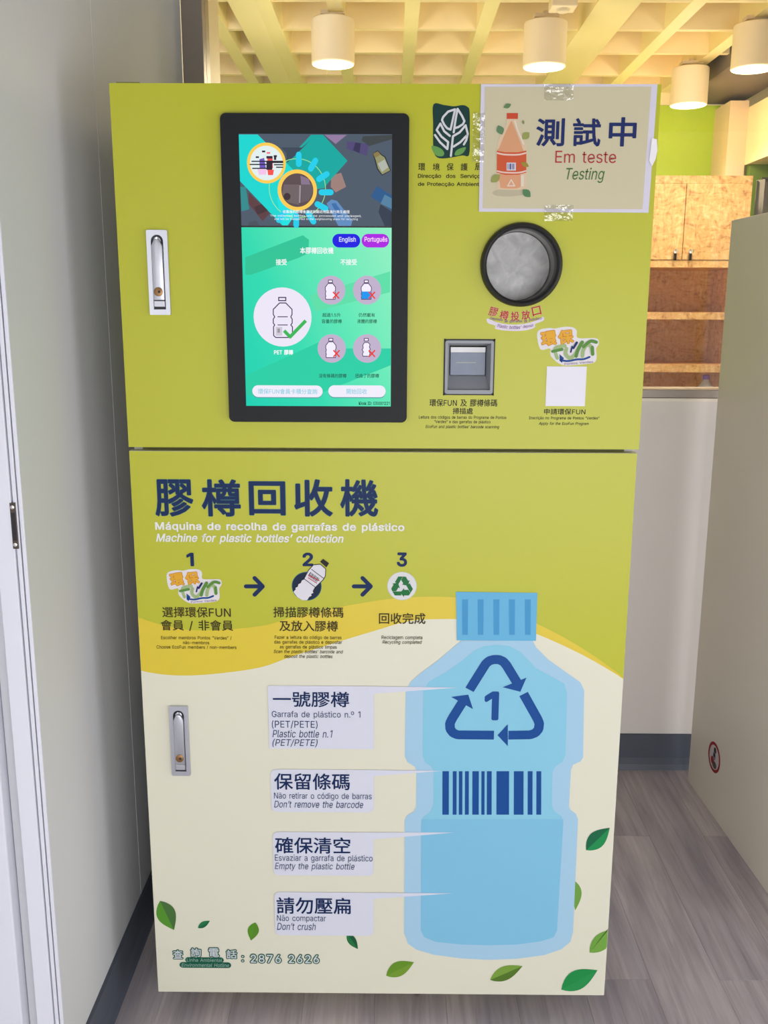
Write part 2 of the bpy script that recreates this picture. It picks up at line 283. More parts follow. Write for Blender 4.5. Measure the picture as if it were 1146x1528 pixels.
    'g': [425,[207,-151,168,-148,134,-140,105,-127,82,-110,64,-91,51,-69,101,-41,110,-53,122,-66,136,-78,154,-88,178,-95,207,-97,249,-92,282,-75,304,-47,311,-6,311,68,306,68,298,56,287,41,272,28,252,16,227,8,195,5,152,10,113,27,80,53,55,90,39,136,34,191,39,246,55,293,80,332,112,361,152,378,196,384,228,382,253,373,273,360,288,346,299,331,308,319,313,319,313,379,372,379,372,-9,367,-54,350,-90,324,-117,291,-136,251,-147],[205,59,237,63,264,75,285,95,300,121,309,154,312,193,309,231,300,264,285,291,264,312,237,325,205,330,172,325,145,312,124,290,109,262,99,229,96,193,99,155,109,123,124,96,145,76,172,63]],
    'h': [410,[114,227,114,0,53,0,53,509,114,509,114,287,102,287,124,332,152,362,187,379,227,384,264,380,295,369,321,349,341,321,353,285,357,240,357,0,296,0,296,235,290,275,273,304,246,323,210,329,184,326,161,317,141,303,126,283,117,257]],
    'i': [167,[53,0,53,379,114,379,114,0],[84,443,67,446,54,455,44,468,41,483,44,499,54,512,67,521,84,524,100,521,114,512,123,499,126,483,123,468,114,455,100,446]],
    'k': [381,[110,137,110,212,121,212,284,379,360,379,184,199,177,199],[53,0,53,509,114,509,114,0],[294,0,148,186,191,229,372,0]],
    'l': [189,[139,-2,101,3,74,20,58,47,53,84,53,509,114,509,114,99,115,77,120,62,130,54,146,52,160,53,170,54,181,3,162,-1]],
    'm': [610,[53,0,53,379,112,379,112,295,108,295,118,323,132,346,151,363,172,376,195,384,219,386,257,380,287,361,309,331,321,295,312,295,322,321,337,343,357,361,381,375,407,383,437,386,468,383,497,372,522,354,541,328,553,296,557,255,557,0,496,0,496,254,490,289,473,313,447,326,419,330,395,328,374,320,358,307,345,290,338,270,335,247,335,0,274,0,274,260,269,288,253,311,229,326,199,330,178,328,158,320,140,307,126,289,117,266,114,238,114,0]],
    'n': [410,[114,227,114,0,53,0,53,379,112,379,112,287,102,287,124,332,152,362,187,379,227,384,264,380,295,369,321,349,341,321,353,285,357,240,357,0,296,0,296,235,290,275,273,304,246,323,210,329,184,326,161,317,141,303,126,283,117,257]],
    'o': [415,[207,-8,159,-2,117,16,82,46,56,85,40,133,34,187,40,243,56,291,82,330,117,360,159,378,207,384,256,378,299,360,333,330,359,291,376,243,381,187,376,133,359,85,333,46,299,16,256,-2],[207,46,242,51,270,66,292,89,307,117,316,151,319,187,316,224,307,258,292,287,270,310,242,325,207,330,173,325,145,310,124,287,108,258,99,224,96,187,99,151,108,117,124,89,145,66,173,51]],
    'p': [424,[53,-143,53,379,112,379,112,319,118,319,126,331,137,346,152,360,171,373,197,381,229,384,274,378,313,361,345,332,370,293,385,245,390,189,385,133,370,84,346,45,313,16,274,-2,229,-8,198,-5,173,4,153,17,138,31,127,46,118,59,114,59,114,-143],[220,47,253,51,279,66,301,88,316,117,325,151,328,189,325,227,316,261,301,290,280,311,253,325,220,330,188,325,161,312,140,291,125,263,116,229,113,189,116,150,125,115,140,86,162,65,188,51]],
    'q': [424,[372,-143,311,-143,311,59,306,59,298,46,287,31,272,17,252,4,227,-5,195,-8,151,-2,111,16,79,45,55,84,39,133,34,189,39,245,55,293,79,332,112,361,151,378,196,384,228,381,253,373,272,360,287,346,298,331,307,319,313,319,313,379,372,379],[205,47,236,51,263,65,284,86,299,115,309,150,312,189,309,229,300,263,284,291,263,312,237,325,205,330,172,325,145,311,124,290,108,261,99,227,96,189,99,151,109,117,124,88,145,66,172,51]],
    'r': [259,[53,0,53,379,112,379,112,321,115,321,130,347,152,367,181,380,213,385,229,384,243,384,243,322,230,324,207,326,182,323,159,315,140,301,126,284,117,262,114,237,114,0]],
    's': [365,[182,-8,145,-5,112,3,84,18,62,38,45,63,36,94,94,107,105,79,124,60,150,49,181,45,217,50,244,62,262,81,268,103,265,121,254,136,237,147,212,155,149,170,104,186,72,208,53,237,47,274,51,305,65,332,87,354,115,370,149,381,187,384,223,381,254,372,279,358,299,339,314,316,324,290,268,277,258,298,243,316,219,328,187,333,156,329,131,317,114,299,109,277,112,258,124,243,144,232,172,223,229,209,275,194,306,171,325,142,331,107,326,75,312,47,290,24,260,6,223,-5]],
    't': [227,[204,379,204,327,6,327,6,379],[65,471,126,471,126,98,128,76,136,61,150,53,170,50,185,51,202,54,213,2,192,-3,168,-4,125,2,92,21,72,52,65,93]],
    'u': [410,[182,-5,146,-1,115,11,89,31,69,59,57,95,53,139,53,379,114,379,114,144,119,105,137,75,164,56,200,50,226,53,249,62,268,77,283,97,293,122,296,153,296,379,357,379,357,0,298,0,298,92,307,92,286,47,257,17,222,0]],
    'v': [389,[163,0,17,379,84,379,165,155,177,121,187,87,196,53,206,21,184,21,194,53,203,87,213,121,224,155,305,379,371,379,226,0]],
    'w': [567,[138,0,23,379,87,379,133,214,143,177,154,137,165,91,175,41,165,41,175,90,186,135,196,176,206,214,252,379,316,379,362,214,371,176,382,136,392,91,402,41,391,41,402,90,413,135,423,176,434,214,480,379,545,379,429,0,368,0,319,172,305,225,291,280,277,338,291,338,277,280,263,225,248,172,199,0]],
    'y': [389,[47,-139,61,-86,71,-87,88,-90,104,-89,118,-84,130,-74,141,-58,151,-36,163,-1,17,379,84,379,165,155,177,121,187,87,196,53,206,21,184,21,202,87,212,121,224,155,305,379,371,379,204,-58,191,-85,177,-107,159,-124,139,-136,117,-143,91,-145,77,-145,65,-143]],
    'z': [380,[42,0,42,46,254,320,254,323,48,323,48,379,333,379,333,331,126,60,126,56,339,56,339,0]],
    'º': [335,[167,221,127,225,93,239,64,262,43,291,30,327,26,368,30,410,43,447,64,476,93,498,127,512,167,517,207,512,242,498,270,476,291,447,304,410,309,368,304,327,291,291,270,261,242,239,207,225],[167,269,193,273,214,283,230,299,241,319,248,342,250,368,248,395,241,419,230,439,214,455,193,465,167,468,142,465,121,455,105,439,94,419,87,395,85,368,87,342,94,319,105,299,121,283,142,273]],
    'á': [389,[160,-9,126,-5,94,5,68,22,48,45,35,73,30,108,34,138,43,161,58,179,78,193,100,203,125,211,152,216,178,220,234,227,252,230,265,235,273,243,276,255,276,257,273,279,267,297,256,311,240,322,220,329,196,331,171,329,149,322,132,313,118,301,107,288,100,274,41,291,57,322,79,346,104,364,133,375,163,382,194,384,215,383,239,379,263,372,286,360,306,343,322,320,333,290,337,251,337,0,277,0,277,52,272,52,264,38,252,25,236,12,215,1,190,-6],[170,45,202,49,228,59,248,74,263,93,272,115,276,138,276,190,270,186,259,182,231,176,200,171,175,168,154,164,134,159,117,150,103,139,95,124,92,105,94,87,102,72,114,61,130,52,149,47],[162,429,210,529,278,529,212,429]],
    'ã': [389,[160,-9,126,-5,94,5,68,22,48,45,35,73,30,108,34,138,43,161,58,179,78,193,100,203,125,211,152,216,178,220,234,227,252,230,265,235,273,243,276,255,276,257,273,279,267,297,256,311,240,322,220,329,196,331,171,329,149,322,132,313,118,301,107,288,100,274,41,291,57,322,79,346,104,364,133,375,163,382,194,384,215,383,239,379,263,372,286,360,306,343,322,320,333,290,337,251,337,0,277,0,277,52,272,52,264,38,252,25,236,12,215,1,190,-6],[170,45,202,49,228,59,248,74,263,93,272,115,276,138,276,190,270,186,259,182,231,176,200,171,175,168,154,164,134,159,117,150,103,139,95,124,92,105,94,87,102,72,114,61,130,52,149,47],[234,446,221,447,209,450,186,460,166,470,151,475,143,472,138,466,134,457,133,448,90,448,94,476,104,498,121,513,145,518,158,517,170,514,191,504,210,494,219,491,227,490,235,491,240,496,244,505,247,517,288,517,284,488,273,466,256,451]],
    'ç': [396,[207,-8,159,-2,117,16,82,46,56,85,40,133,34,187,40,243,56,291,82,330,117,360,159,378,207,384,234,383,260,377,284,368,305,356,324,341,340,322,353,301,362,277,303,262,298,276,290,289,281,301,270,311,257,319,242,325,226,329,207,330,173,325,145,310,124,287,108,258,99,224,96,187,99,151,108,117,124,89,145,66,173,51,207,46,226,48,243,52,258,58,271,66,282,76,292,89,299,102,304,117,363,102,354,78,341,56,325,37,306,21,285,9,261,-1,235,-6],[169,-143,169,-107,210,-107,226,-106,236,-102,241,-95,243,-84,241,-74,236,-67,226,-63,210,-62,182,-62,192,16,224,16,224,0,224,-29,253,-34,273,-44,285,-61,289,-85,284,-111,270,-129,245,-139,210,-143]],
    'ê': [404,[212,-8,161,-2,117,16,82,46,56,85,40,132,34,187,39,242,55,290,81,329,115,359,157,378,205,384,236,382,266,374,294,361,319,341,341,315,357,282,368,242,371,194,371,169,75,169,75,221,338,221,310,202,307,237,298,269,283,294,263,314,237,326,205,330,173,326,146,313,125,294,109,270,99,241,96,211,96,178,100,139,110,106,128,80,151,61,179,50,212,46,234,48,254,53,271,61,285,73,297,88,306,105,365,91,353,63,335,39,311,19,283,4,249,-5],[155,435,95,435,95,438,175,529,233,529,313,438,313,435,252,435,204,495]],
    'ó': [415,[207,-8,159,-2,117,16,82,46,56,85,40,133,34,187,40,243,56,291,82,330,117,360,159,378,207,384,256,378,299,360,333,330,359,291,376,243,381,187,376,133,359,85,333,46,299,16,256,-2],[207,46,242,51,270,66,292,89,307,117,316,151,319,187,316,224,307,258,292,287,270,310,242,325,207,330,173,325,145,310,124,287,108,258,99,224,96,187,99,151,108,117,124,89,145,66,173,51],[181,429,228,529,297,529,231,429]],
    '’': [177,[52,318,82,509,151,509,98,318]],
    '“': [300,[52,318,104,509,151,509,121,318],[175,318,228,509,274,509,244,318]],
    '”': [300,[52,318,82,509,151,509,98,318],[175,318,205,509,274,509,222,318]],
}
_gl = {}
def glyph(ch):
    """(vertices, faces, outline edges, advance) of one character"""
    if ch in _gl: return _gl[ch]
    K = 1.42e-3; adv = 1.0
    if ch in GLYPHS:
        q = GLYPHS[ch]; adv = q[0]*K
        c = bpy.data.curves.new('t', 'CURVE'); c.dimensions = '2D'; c.fill_mode = 'FRONT'
        for l in q[1:]:
            n = l; sp = c.splines.new('POLY'); sp.points.add(len(n)//2-1); sp.use_cyclic_u = True
            for i in range(len(n)//2): sp.points[i].co = (n[2*i]*K, n[2*i+1]*K, 0, 1)
    else:
        c = bpy.data.curves.new('t', 'FONT'); c.body = ch; c.resolution_u = 3
    o = bpy.data.objects.new('t', c); COL.objects.link(o); bpy.context.view_layer.update()
    me = bpy.data.meshes.new_from_object(o.evaluated_get(bpy.context.evaluated_depsgraph_get()))
    vs = [(v.co.x, v.co.y) for v in me.vertices]; fs = [tuple(p.vertices) for p in me.polygons]
    cnt = {}
    for f in fs:
        for a, b in zip(f, f[1:]+f[:1]): k = (min(a, b), max(a, b)); cnt[k] = cnt.get(k, 0)+1
    ed = [k for k, n in cnt.items() if n == 1]
    bpy.data.objects.remove(o); bpy.data.meshes.remove(me); bpy.data.curves.remove(c)
    _gl[ch] = (vs, fs, ed, adv); return _gl[ch]
def text_tris(s, bold, spacing=1.0):
    """(x, y, depth step) vertices and faces of a line of text; bold thickens every outline with round-jointed bars lying just behind"""
    V, FS, x0, e = [], [], 0.0, 0
    for ch in s:
        if ch == ' ': x0 += .40*spacing; continue
        vs, fs, ed, adv = glyph(ch); n = len(V)
        P = [(x+x0, y, 0) for x, y in vs]; V += P; FS += [tuple(i+n for i in f) for f in fs]
        if bold > .004:
            js = bold > .014
            for a, b in ed:
                (ax, ay, _), (bx_, by_, _) = P[a], P[b]; dx, dy = bx_-ax, by_-ay; L_ = math.hypot(dx, dy)
                if L_ < 1e-6: continue
                qx, qy = -dy/L_*bold, dx/L_*bold; ex, ey = (0, 0) if js else (dx/L_*bold*.4, dy/L_*bold*.4); k = len(V); e += 1; z = 1+e % 60
                V += [(ax+qx-ex, ay+qy-ey, z), (ax-qx-ex, ay-qy-ey, z), (bx_-qx+ex, by_-qy+ey, z), (bx_+qx+ex, by_+qy+ey, z)]; FS.append((k, k+1, k+2, k+3))
            if js:
                for i in sorted({i for p in ed for i in p}):
                    k = len(V); e += 1; z = 1+e % 60
                    V += [(P[i][0]+bold*math.cos(t), P[i][1]+bold*math.sin(t), z) for t in (2*math.pi*j/8 for j in range(8))]; FS.append(tuple(range(k, k+8)))
        x0 += adv*spacing
    return V, FS
class Print(Mesh):
    """flat print on the plane y = Y; px=True coordinates are photograph measurements of that plane"""
    STEP = .00022; EPS = .000003
    def __init__(s, Y=0.0): super().__init__(); s.Y = Y
    def pt(s, p): return F(p[0], p[1], s.Y)
    def flat(s, pts, m, layer=1):
        tri = tessellate_polygon([[Vector((p[0], p[1], 0)) for p in pts]]); y = s.Y-layer*s.STEP
        fs = []
        for t in tri:
            a, b, c = (pts[i] for i in t); t = tuple(t)
            if (b[0]-a[0])*(c[1]-a[1])-(b[1]-a[1])*(c[0]-a[0]) < 0: t = t[::-1]
            fs.append(t)
        s.add([(p[0], y, p[1]) for p in pts], fs, m)
    def poly(s, pts, m, layer=1): s.flat([s.pt(p) for p in pts], m, layer)
    def disc(s, c, r, m, layer=1, n=40):
        cx, cz = s.pt(c); rx = abs(s.pt((c[0]+r, c[1]))[0]-cx); s.flat(circle(cx, cz, rx, n), m, layer)
    def ring(s, c, r0, r1, m, layer=1, n=48, a0=0, a1=360):
        cx, cz = s.pt(c); k = abs(s.pt((c[0]+1, c[1]))[0]-cx); n2 = max(3, int(n*(a1-a0)/360)); y = s.Y-layer*s.STEP
        vs = []
        for i in range(n2+1):
            a = math.radians(a0+(a1-a0)*i/n2)
            for r in (r0*k, r1*k): vs.append((cx+r*math.cos(a), y, cz+r*math.sin(a)))
        s.add(vs, [(2*i, 2*i+1, 2*i+3, 2*i+2) for i in range(n2)], m)
    def stroke(s, pts, wpx, m, layer=1, closed=False, cap=True):
        """a round-jointed line of width wpx"""
        P = [Vector(s.pt(p)) for p in pts]; k = abs(s.pt((pts[0][0]+1, pts[0][1]))[0]-P[0].x); h = wpx*k/2; y = s.Y-layer*s.STEP
        N = len(P); seg = [(P[i], P[(i+1) % N]) for i in range(N if closed else N-1)]
        e = 0
        for a, b in seg:
            d = (b-a)
            if d.length < 1e-7: continue
            q = Vector((-d.y, d.x)).normalized()*h; yy = y+(e % 60)*s.EPS; e += 1
            s.add([(v.x, yy, v.y) for v in (a+q, a-q, b-q, b+q)], [(0, 1, 2, 3)], m)
        pts2 = P if (closed or cap) else P[1:-1]
        for j, p in enumerate(pts2):
            yy = y+((e+j) % 60)*s.EPS
            s.add([(p.x+h*math.cos(a), yy, p.y+h*math.sin(a)) for a in (2*math.pi*i/10 for i in range(10))], [tuple(range(10))], m)
    def pill(s, x0, y0, x1, y1, m, layer=1, r=None):
        a = s.pt((x0, (y0+y1)/2))[0]; b = s.pt((x1, (y0+y1)/2))[0]; c = s.pt(((x0+x1)/2, y1))[1]; d = s.pt(((x0+x1)/2, y0))[1]
        rr = (d-c)/2*.999 if r is None else r*(b-a)/(x1-x0)
        s.flat(rounded(a, b, c, d, rr, 7), m, layer)
    def text(s, t, x0, y0, x1, y1, m, layer=2, bold=0.0, italic=False, spacing=1.0, rot=0, outline=None, ow=.05):
        """ink of t fills the measured box x0..x1, y0 (top)..y1 (bottom)"""
        a = s.pt((x0, (y0+y1)/2))[0]; b = s.pt((x1, (y0+y1)/2))[0]; c = s.pt(((x0+x1)/2, y1))[1]; d = s.pt(((x0+x1)/2, y0))[1]
        sh = .21 if italic else 0
        vs, _ = text_tris(t, bold, spacing); q = [(x+sh*y, y) for x, y, z in vs]
        u0 = min(p[0] for p in q); u1 = max(p[0] for p in q); v0 = min(p[1] for p in q); v1 = max(p[1] for p in q)
        cx, cz = (a+b)/2, (c+d)/2; cr, sr = math.cos(math.radians(rot)), math.sin(math.radians(rot))
        def put(bo, mm, ly):
            vs, fs = text_tris(t, bo, spacing); out = []   # an outline keeps the letter's own frame
            for x, y, z in vs:
                px = a+(x+sh*y-u0)/(u1-u0)*(b-a)-cx; pz = c+(y-v0)/(v1-v0)*(d-c)-cz
                out.append((cx+px*cr-pz*sr, s.Y-ly*s.STEP+z*s.EPS, cz+px*sr+pz*cr))
            s.add(out, fs, mm)
        if outline is not None: put(bold+ow, outline, layer-1)
        put(bold, m, layer)
    def build(s, name, parent=None, label=None, **k):
        me = bpy.data.meshes.new(name); me.from_pydata(s.v, [], s.f)
        for m in s.mats: me.materials.append(m)
        me.polygons.foreach_set('material_index', s.mi); me.update()
        flip = [p.index for p in me.polygons if p.normal.y > 0]
        if flip:
            fs = [f[::-1] if i in set(flip) else f for i, f in enumerate(s.f)] if len(flip) < 50 else None
            if fs is None:
                st = set(flip); fs = [f[::-1] if i in st else f for i, f in enumerate(s.f)]
            me2 = bpy.data.meshes.new(name); me2.from_pydata(s.v, [], fs)
            for m in s.mats: me2.materials.append(m)
            me2.polygons.foreach_set('material_index', s.mi); bpy.data.meshes.remove(me); me = me2
        return link(name, me, parent, label)

# ------------------------------------------------------------------ colours
WALL = mat((214, 215, 214), .6, noise=.03, nscale=3)
WHITE = mat((222, 223, 230), .35)
CREAM = mat((246, 236, 196), .6, noise=.02, nscale=4)
BLACK_BASE = mat((80, 87, 98), .45, noise=.1, nscale=20)
ALU = mat((150, 140, 128), .4, metal=.4)
OSB = mat_osb(); PLANK = mat_plank()

# ================================================================== THE SETTING
XL = -.578            # left wall
YP = 1.116            # glazed partition behind the machine
YR = 3.98             # rear wall of the room behind the glass
XR = 1.97             # right wall of that room
ZC = 2.66             # underside of the ceiling grid
# floor of planks: 155 mm wide, 1.19 m long, running away from the camera
fl = box('floor', -2.2, 3.5, ENT[4]-.1, YR+.1, -.06, -.0125, mat((150, 144, 146), .7, noise=.1), kind='structure')
pm = Mesh(); pm.box(-.0773, .0773, -.5946, .5946, -.012, 0, PLANK)
p0 = pm.build('plank', fl, bevel=.0005, seg=1); first = True
for i in range(-9, 18):
    xc = .6835+.155*i
    j0 = .707 if i % 2 == 0 else .114
    for k in range(-3, 3):
        yc = j0+.595+1.19*k
        if yc-.59 > YP or yc < -3.2 or xc > 3.3: continue
        o = p0 if first else p0.copy()
        if not first: COL.objects.link(o); o.parent = fl
        first = False; o.location = (xc, yc, 0)
# left wall in two pieces; the added step between them follows a shadow edge
YJ = on_x(95, 1528, XL).y          # the far jamb of the doorway in the left wall
wl = Mesh(); wl.box(XL-.12, XL, ENT[4]-.1, YJ-.95, 0, 2.75, WALL); wl.box(XL-.12, XL, YJ+.03, .266, 0, 2.75, WALL); wl.box(XL-.004, XL, YJ+.0022, YJ+.03, 0, 2.75, WALL); wl.box(XL-.12, XL, YJ-.95, YJ+.03, 2.55, 2.75, WALL); wl = wl.build('wall_left', kind='structure')
box('wall_far_piece', XL-.11, XL+.0006, .266, YP, 0, 2.75, WALL, wl)
# dark coved baseboards
bb = Mesh(); prof = [(-.004, 0), (.014, 0), (.008, .018), (.005, .04), (.004, .10), (-.004, .102)]
y0, y1 = YJ+.031, YP
vs = [(XL+.003+a, y, z) for y in (y0, y1) for a, z in prof]; n = len(prof)
bb.add(vs, [(i, (i+1) % n, (i+1) % n+n, i+n) for i in range(n)]+[tuple(range(n)), tuple(range(2*n-1, n-1, -1))], BLACK_BASE)
bb.build('baseboard_left', kind='structure')
bb = Mesh(); prof = [(0, 0), (.016, 0), (.010, .018), (.007, .04), (.006, .12), (0, .122)]
vs = [(x, YP-a, z) for x in (XL+.02, SIDE[4]) for a, z in prof]; n = len(prof)
bb.add(vs, [(i, (i+1) % n, (i+1) % n+n, i+n) for i in range(n)]+[tuple(range(n)), tuple(range(2*n-1, n-1, -1))], BLACK_BASE)
bb.build('baseboard_back', kind='structure')
# front room: ceiling, right wall, entrance wall with its opening
box('ceiling_front', -2.2, 3.5, ENT[4]-.1, YP+.12, 2.75, 2.85, mat((112, 110, 108), .7, noise=.02), kind='structure')
rwl = Mesh(); RW = mat((226, 224, 220), .6, noise=.02); wx = SIDE[4]
rwl.box(wx, wx+.1, ENT[4]-.1, SIDE[0], 0, 2.75, RW); rwl.box(wx, wx+.1, SIDE[1], YP+.12, 0, 2.75, RW)
rwl.box(wx, wx+.1, SIDE[0], SIDE[1], 0, SIDE[2], RW); rwl.box(wx, wx+.1, SIDE[0], SIDE[1], SIDE[3], 2.75, RW)  # wall below and above the added opening
rwl.build('wall_right', kind='structure')
we = Mesh(); EW = mat((226, 224, 220), .6, noise=.02)
we.box(XL-.12, ENT[0], ENT[4]-.1, ENT[4], 0, 2.75, EW); we.box(ENT[1], SIDE[4], ENT[4]-.1, ENT[4], 0, 2.75, EW)
we.box(ENT[0], ENT[1], ENT[4]-.1, ENT[4], ENT[3], 2.75, EW); we.box(ENT[0], ENT[1], ENT[4]-.1, ENT[4], 0, ENT[2], EW)
we.build('wall_entrance', kind='structure')
# partition: low wall, sill, glazing, post and deep jamb
box('wall_back', XL, SIDE[4], YP, YP+.09, 0, 1.21, mat((232, 226, 218), .5, noise=.02), kind='structure')
wn = Mesh(); wn.box(XL+.003, SIDE[4], YP-.006, YP+.10, 1.212, 1.238, ALU)
wn = wn.build('window_1', kind='structure', bevel=.002)
box('sill_lip', XL+.003, SIDE[4], YP-.012, YP+.095, 1.203, 1.212, mat((250, 240, 222), .4), wn)
PX = on_y(303, 60, YP).x
box('window_post', XL+.003, PX, YP-.004, YP+.10, 1.238, 2.75, ALU, wn, bevel=.002)
yj = on_x(327, 60, PX-.001).y
box('window_jamb', XL-.1, PX-.001, YP+.10, yj, 1.0, 2.66, mat((255, 240, 200), .5, noise=.01), wn)
box('window_head', PX, SIDE[4], YP-.004, YP+.10, 2.52, 2.75, ALU, wn)
box('window_pane', PX, SIDE[4], YP+.04, YP+.046, 1.238, 2.52, mat_glass(), wn)
# the left wall's door frame, right beside the camera's left
def xj(px, Y=YJ): return on_y(px, 1528, Y).x
t = Mesh(); SHADED_WHITE = mat((205, 206, 208), .5)  # greyer copy of the white trim, recess shade put into the colour
t.box(xj(89.5), XL-.0003, YJ, YJ+.002, 0, 2.55, WHITE); t.box(xj(82.8), xj(88.0), YJ-.001, YJ+.03, 0, 2.55, WHITE); t.box(xj(57), xj(81.2), YJ-.004, YJ+.03, 0, 2.55, WHITE)
t.box(xj(39), xj(57), YJ+.016, YJ+.03, 0, 2.55, SHADED_WHITE); t.box(xj(81.5), xj(89.2), YJ+.006, YJ+.03, 0, 2.55, mat((150, 152, 164), .5))
tr = t.build('trim_1', kind='structure', bevel=.001)
zc = on_y(22, 784, YJ).z; xm_ = on_y(22.3, 784, YJ).x
lt = Mesh(); lt.box(xm_-.0042, xm_+.0042, YJ-.0045, YJ, zc-.038, zc+.038, mat((86, 76, 66), .35, metal=.7)); lt.box(xm_-.003, xm_+.0032, YJ-.0052, YJ-.003, zc-.024, zc+.022, mat((24, 18, 24), .5))
for q in (-.031, .031): lt.lathe([(.0032, 0), (.0032, -.0012), (0, -.002)], (xm_, YJ-.0045, zc+q), 'y', mat((215, 210, 205), .25, metal=1), n=12)
lt.build('strike_plate', tr, label='dark metal strike plate with two screws')
dr = Mesh(); dr.box(xj(-60), xj(38), YJ-.012, YJ+.03, 0, 2.55, WHITE); dr = dr.build('trim_2', kind='structure', bevel=.003)
dl = Mesh(); dl.box(xj(-60)-.06, xj(-60)-.02, YJ-.95, YJ+.03, 0, 2.55, WHITE); dl.build('door_1', kind='structure')

# ------------------------------------------------------------------ the room behind the glass
wr = Mesh(); gw = mat((172, 204, 48), .55, noise=.02); cw = mat((250, 236, 190), .6, noise=.02)
gx = on_y(1071, 200, YR).x; gz = on_y(1000, 158, YR).z
wr.box(-1.6, 2.6, YR, YR+.1, 0, 2.9, cw); wr = wr.build('wall_rear', kind='structure')
box('green_panel', -1.5, gx, YR-.012, YR, 0, gz, gw, wr)
box('wall_side', -1.7, -1.6, YP+.12, YR+.1, 0, 2.9, cw, kind='structure')
YC = 3.72
cx0, cx1 = on_y(1085, 220, YC).x, on_y(1113, 220, YC).x
box('wall_column', cx0, cx1, YC, YR, 0, on_y(1100, 150, YC).z, mat((232, 208, 170), .6, noise=.02), kind='structure')
# right wall with its door opening, green reveal and curtain
oz = on_x(1107, 248, cx1).z; oy = YC-.03
rw = Mesh(); rm = mat((250, 236, 190), .6, noise=.02)
rw.box(cx1, cx1+.12, 1.25, YC, oz, on_y(1113, 160, YC).z, rm); rw.box(cx1, cx1+.12, 1.25, 2.2, 0, oz, rm)
rw.build('wall_room_right', kind='structure')
box('door_2', cx1+.02, cx1+.9, oy, oy+.05, 0, oz+.2, mat((110, 140, 50), .6, noise=.02), kind='structure')
box('wall_beyond', cx1+.9, cx1+1.0, 1.2, 4.0, 0, 2.9, mat((150, 150, 130), .7, noise=.02), kind='structure')
cu = Mesh(); N = 60; vs = []; cm = mat((126, 122, 112), .8, noise=.05)
ca, cb = on_y(1128, 290, 3.45).x, on_y(1128, 290, 3.45).x+.42; zt = on_y(1138, 268, 3.45).z
for i in range(N+1):
    x = ca+(cb-ca)*i/N; y = 3.45+.018*math.sin(i*1.05)+.006*math.sin(i*2.3)
    for dy in (0, .004):
        for z in (.35, zt): vs.append((x, y+dy, z))
fs = []
for i in range(N):
    a = 4*i; b = a+4; fs += [(a, b, b+1, a+1), (a+2, a+3, b+3, b+2), (a+1, b+1, b+3, a+3), (a, a+2, b+2, b)]
fs += [(0, 1, 3, 2), (4*N, 4*N+2, 4*N+3, 4*N+1)]
cu.add(vs, fs, cm)
ct = thing('curtain', 'grey pleated curtain hanging in the doorway behind the glass, right of the strand board cabinet', 'curtain', (ca, 3.45, .35))
cu.build('cloth', ct, smooth=True)
rd = Mesh(); rd.lathe([(0, 0), (.008, 0), (.008, cb-ca+.12), (0, cb-ca+.12)], (cx1+.0, 3.45, zt+.004), 'x', mat((90, 88, 84), .4, metal=.6), n=12); rd.build('rail', ct, smooth=True)

# coffered ceiling: slab, cross ribs, long ribs and two deeper main beams
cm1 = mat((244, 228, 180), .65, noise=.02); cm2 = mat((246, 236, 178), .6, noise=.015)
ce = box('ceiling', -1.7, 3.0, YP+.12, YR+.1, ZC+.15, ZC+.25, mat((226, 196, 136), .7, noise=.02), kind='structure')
for y in (1.55, 1.95, 2.35, 2.755, 3.15, 3.595):
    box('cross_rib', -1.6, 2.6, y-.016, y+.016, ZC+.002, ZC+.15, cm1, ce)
for x in (-1.05, -.74, -.22, .094, .411, 1.228, 1.55):
    box('long_rib', x-.030, x+.030, YP+.12, YR, ZC, ZC+.15, cm2, ce)
for x in (-.552, .906):
    box('main_beam', x-.085, x+.085, YP+.12, YR, ZC-.01, ZC+.15, cm2, ce)
box('dark_gap_box', 1.62, 1.97, 2.2, YR, ZC-.06, ZC+.1, mat((96, 90, 84), .7, noise=.05), ce)  # solid dark box added for the dark gap at the ceiling

# ceiling lamps: white drums with a glowing face
def lamp_parts(root):
    b = Mesh(); b.lathe([(0, .175), (.086, .175), (.09, .171), (.09, .004), (.086, 0), (.083, 0), (.083, .02), (0, .02)], (0, 0, 0), 'z', mat((250, 236, 205), .45), n=40)
    b.build('housing', root, smooth=True)
    d = Mesh(); d.lathe([(0, -.003), (.06, -.002), (.0815, .004), (.0815, .014), (0, .014)], (0, 0, 0), 'z', mat((255, 244, 222), .3, emit=7), n=40)
    d.build('diffuser', root, smooth=True)
    s_ = Mesh(); s_.lathe([(0, .175), (.012, .175), (.012, .22), (0, .22)], (0, 0, 0), 'z', mat((225, 210, 180), .5), n=12); s_.box(-.05, .05, -.03, .03, .19, .205, mat((225, 210, 180), .5))
    s_.build('mount', root)
LL = bpy.data.lights.new('lamp_light', 'POINT'); LL.energy = LAMP_W; LL.color = (1, .84, .58); LL.shadow_soft_size = .07
LS = bpy.data.lights.new('lamp_beam', 'SPOT'); LS.energy = SPOT_W; LS.color = (1, .86, .66); LS.shadow_soft_size = .07; LS.spot_size = math.radians(158); LS.spot_blend = .6
lamps = [(497, 97, 'first from the left'), (812, 101, 'second from the left'), (1123, 104, 'cut by the right edge of the picture'), (1027, 158, 'lowest and farthest, in front of the green wall')]
L0 = None
for px, py, wh in lamps:
    q = on_z(px, py, 2.465)
    if L0 is None:
        L0 = thing('ceiling_lamp', 'glowing white drum ceiling lamp, '+wh, 'lamp', (0, 0, 0), 'drum lamps on the coffered ceiling')
        lamp_parts(L0); r = L0
    else:
        r = L0.copy(); COL.objects.link(r); r['label'] = 'glowing white drum ceiling lamp, '+wh
        for ch in list(L0.children):
            c = ch.copy(); COL.objects.link(c); c.parent = r
    r.location = q
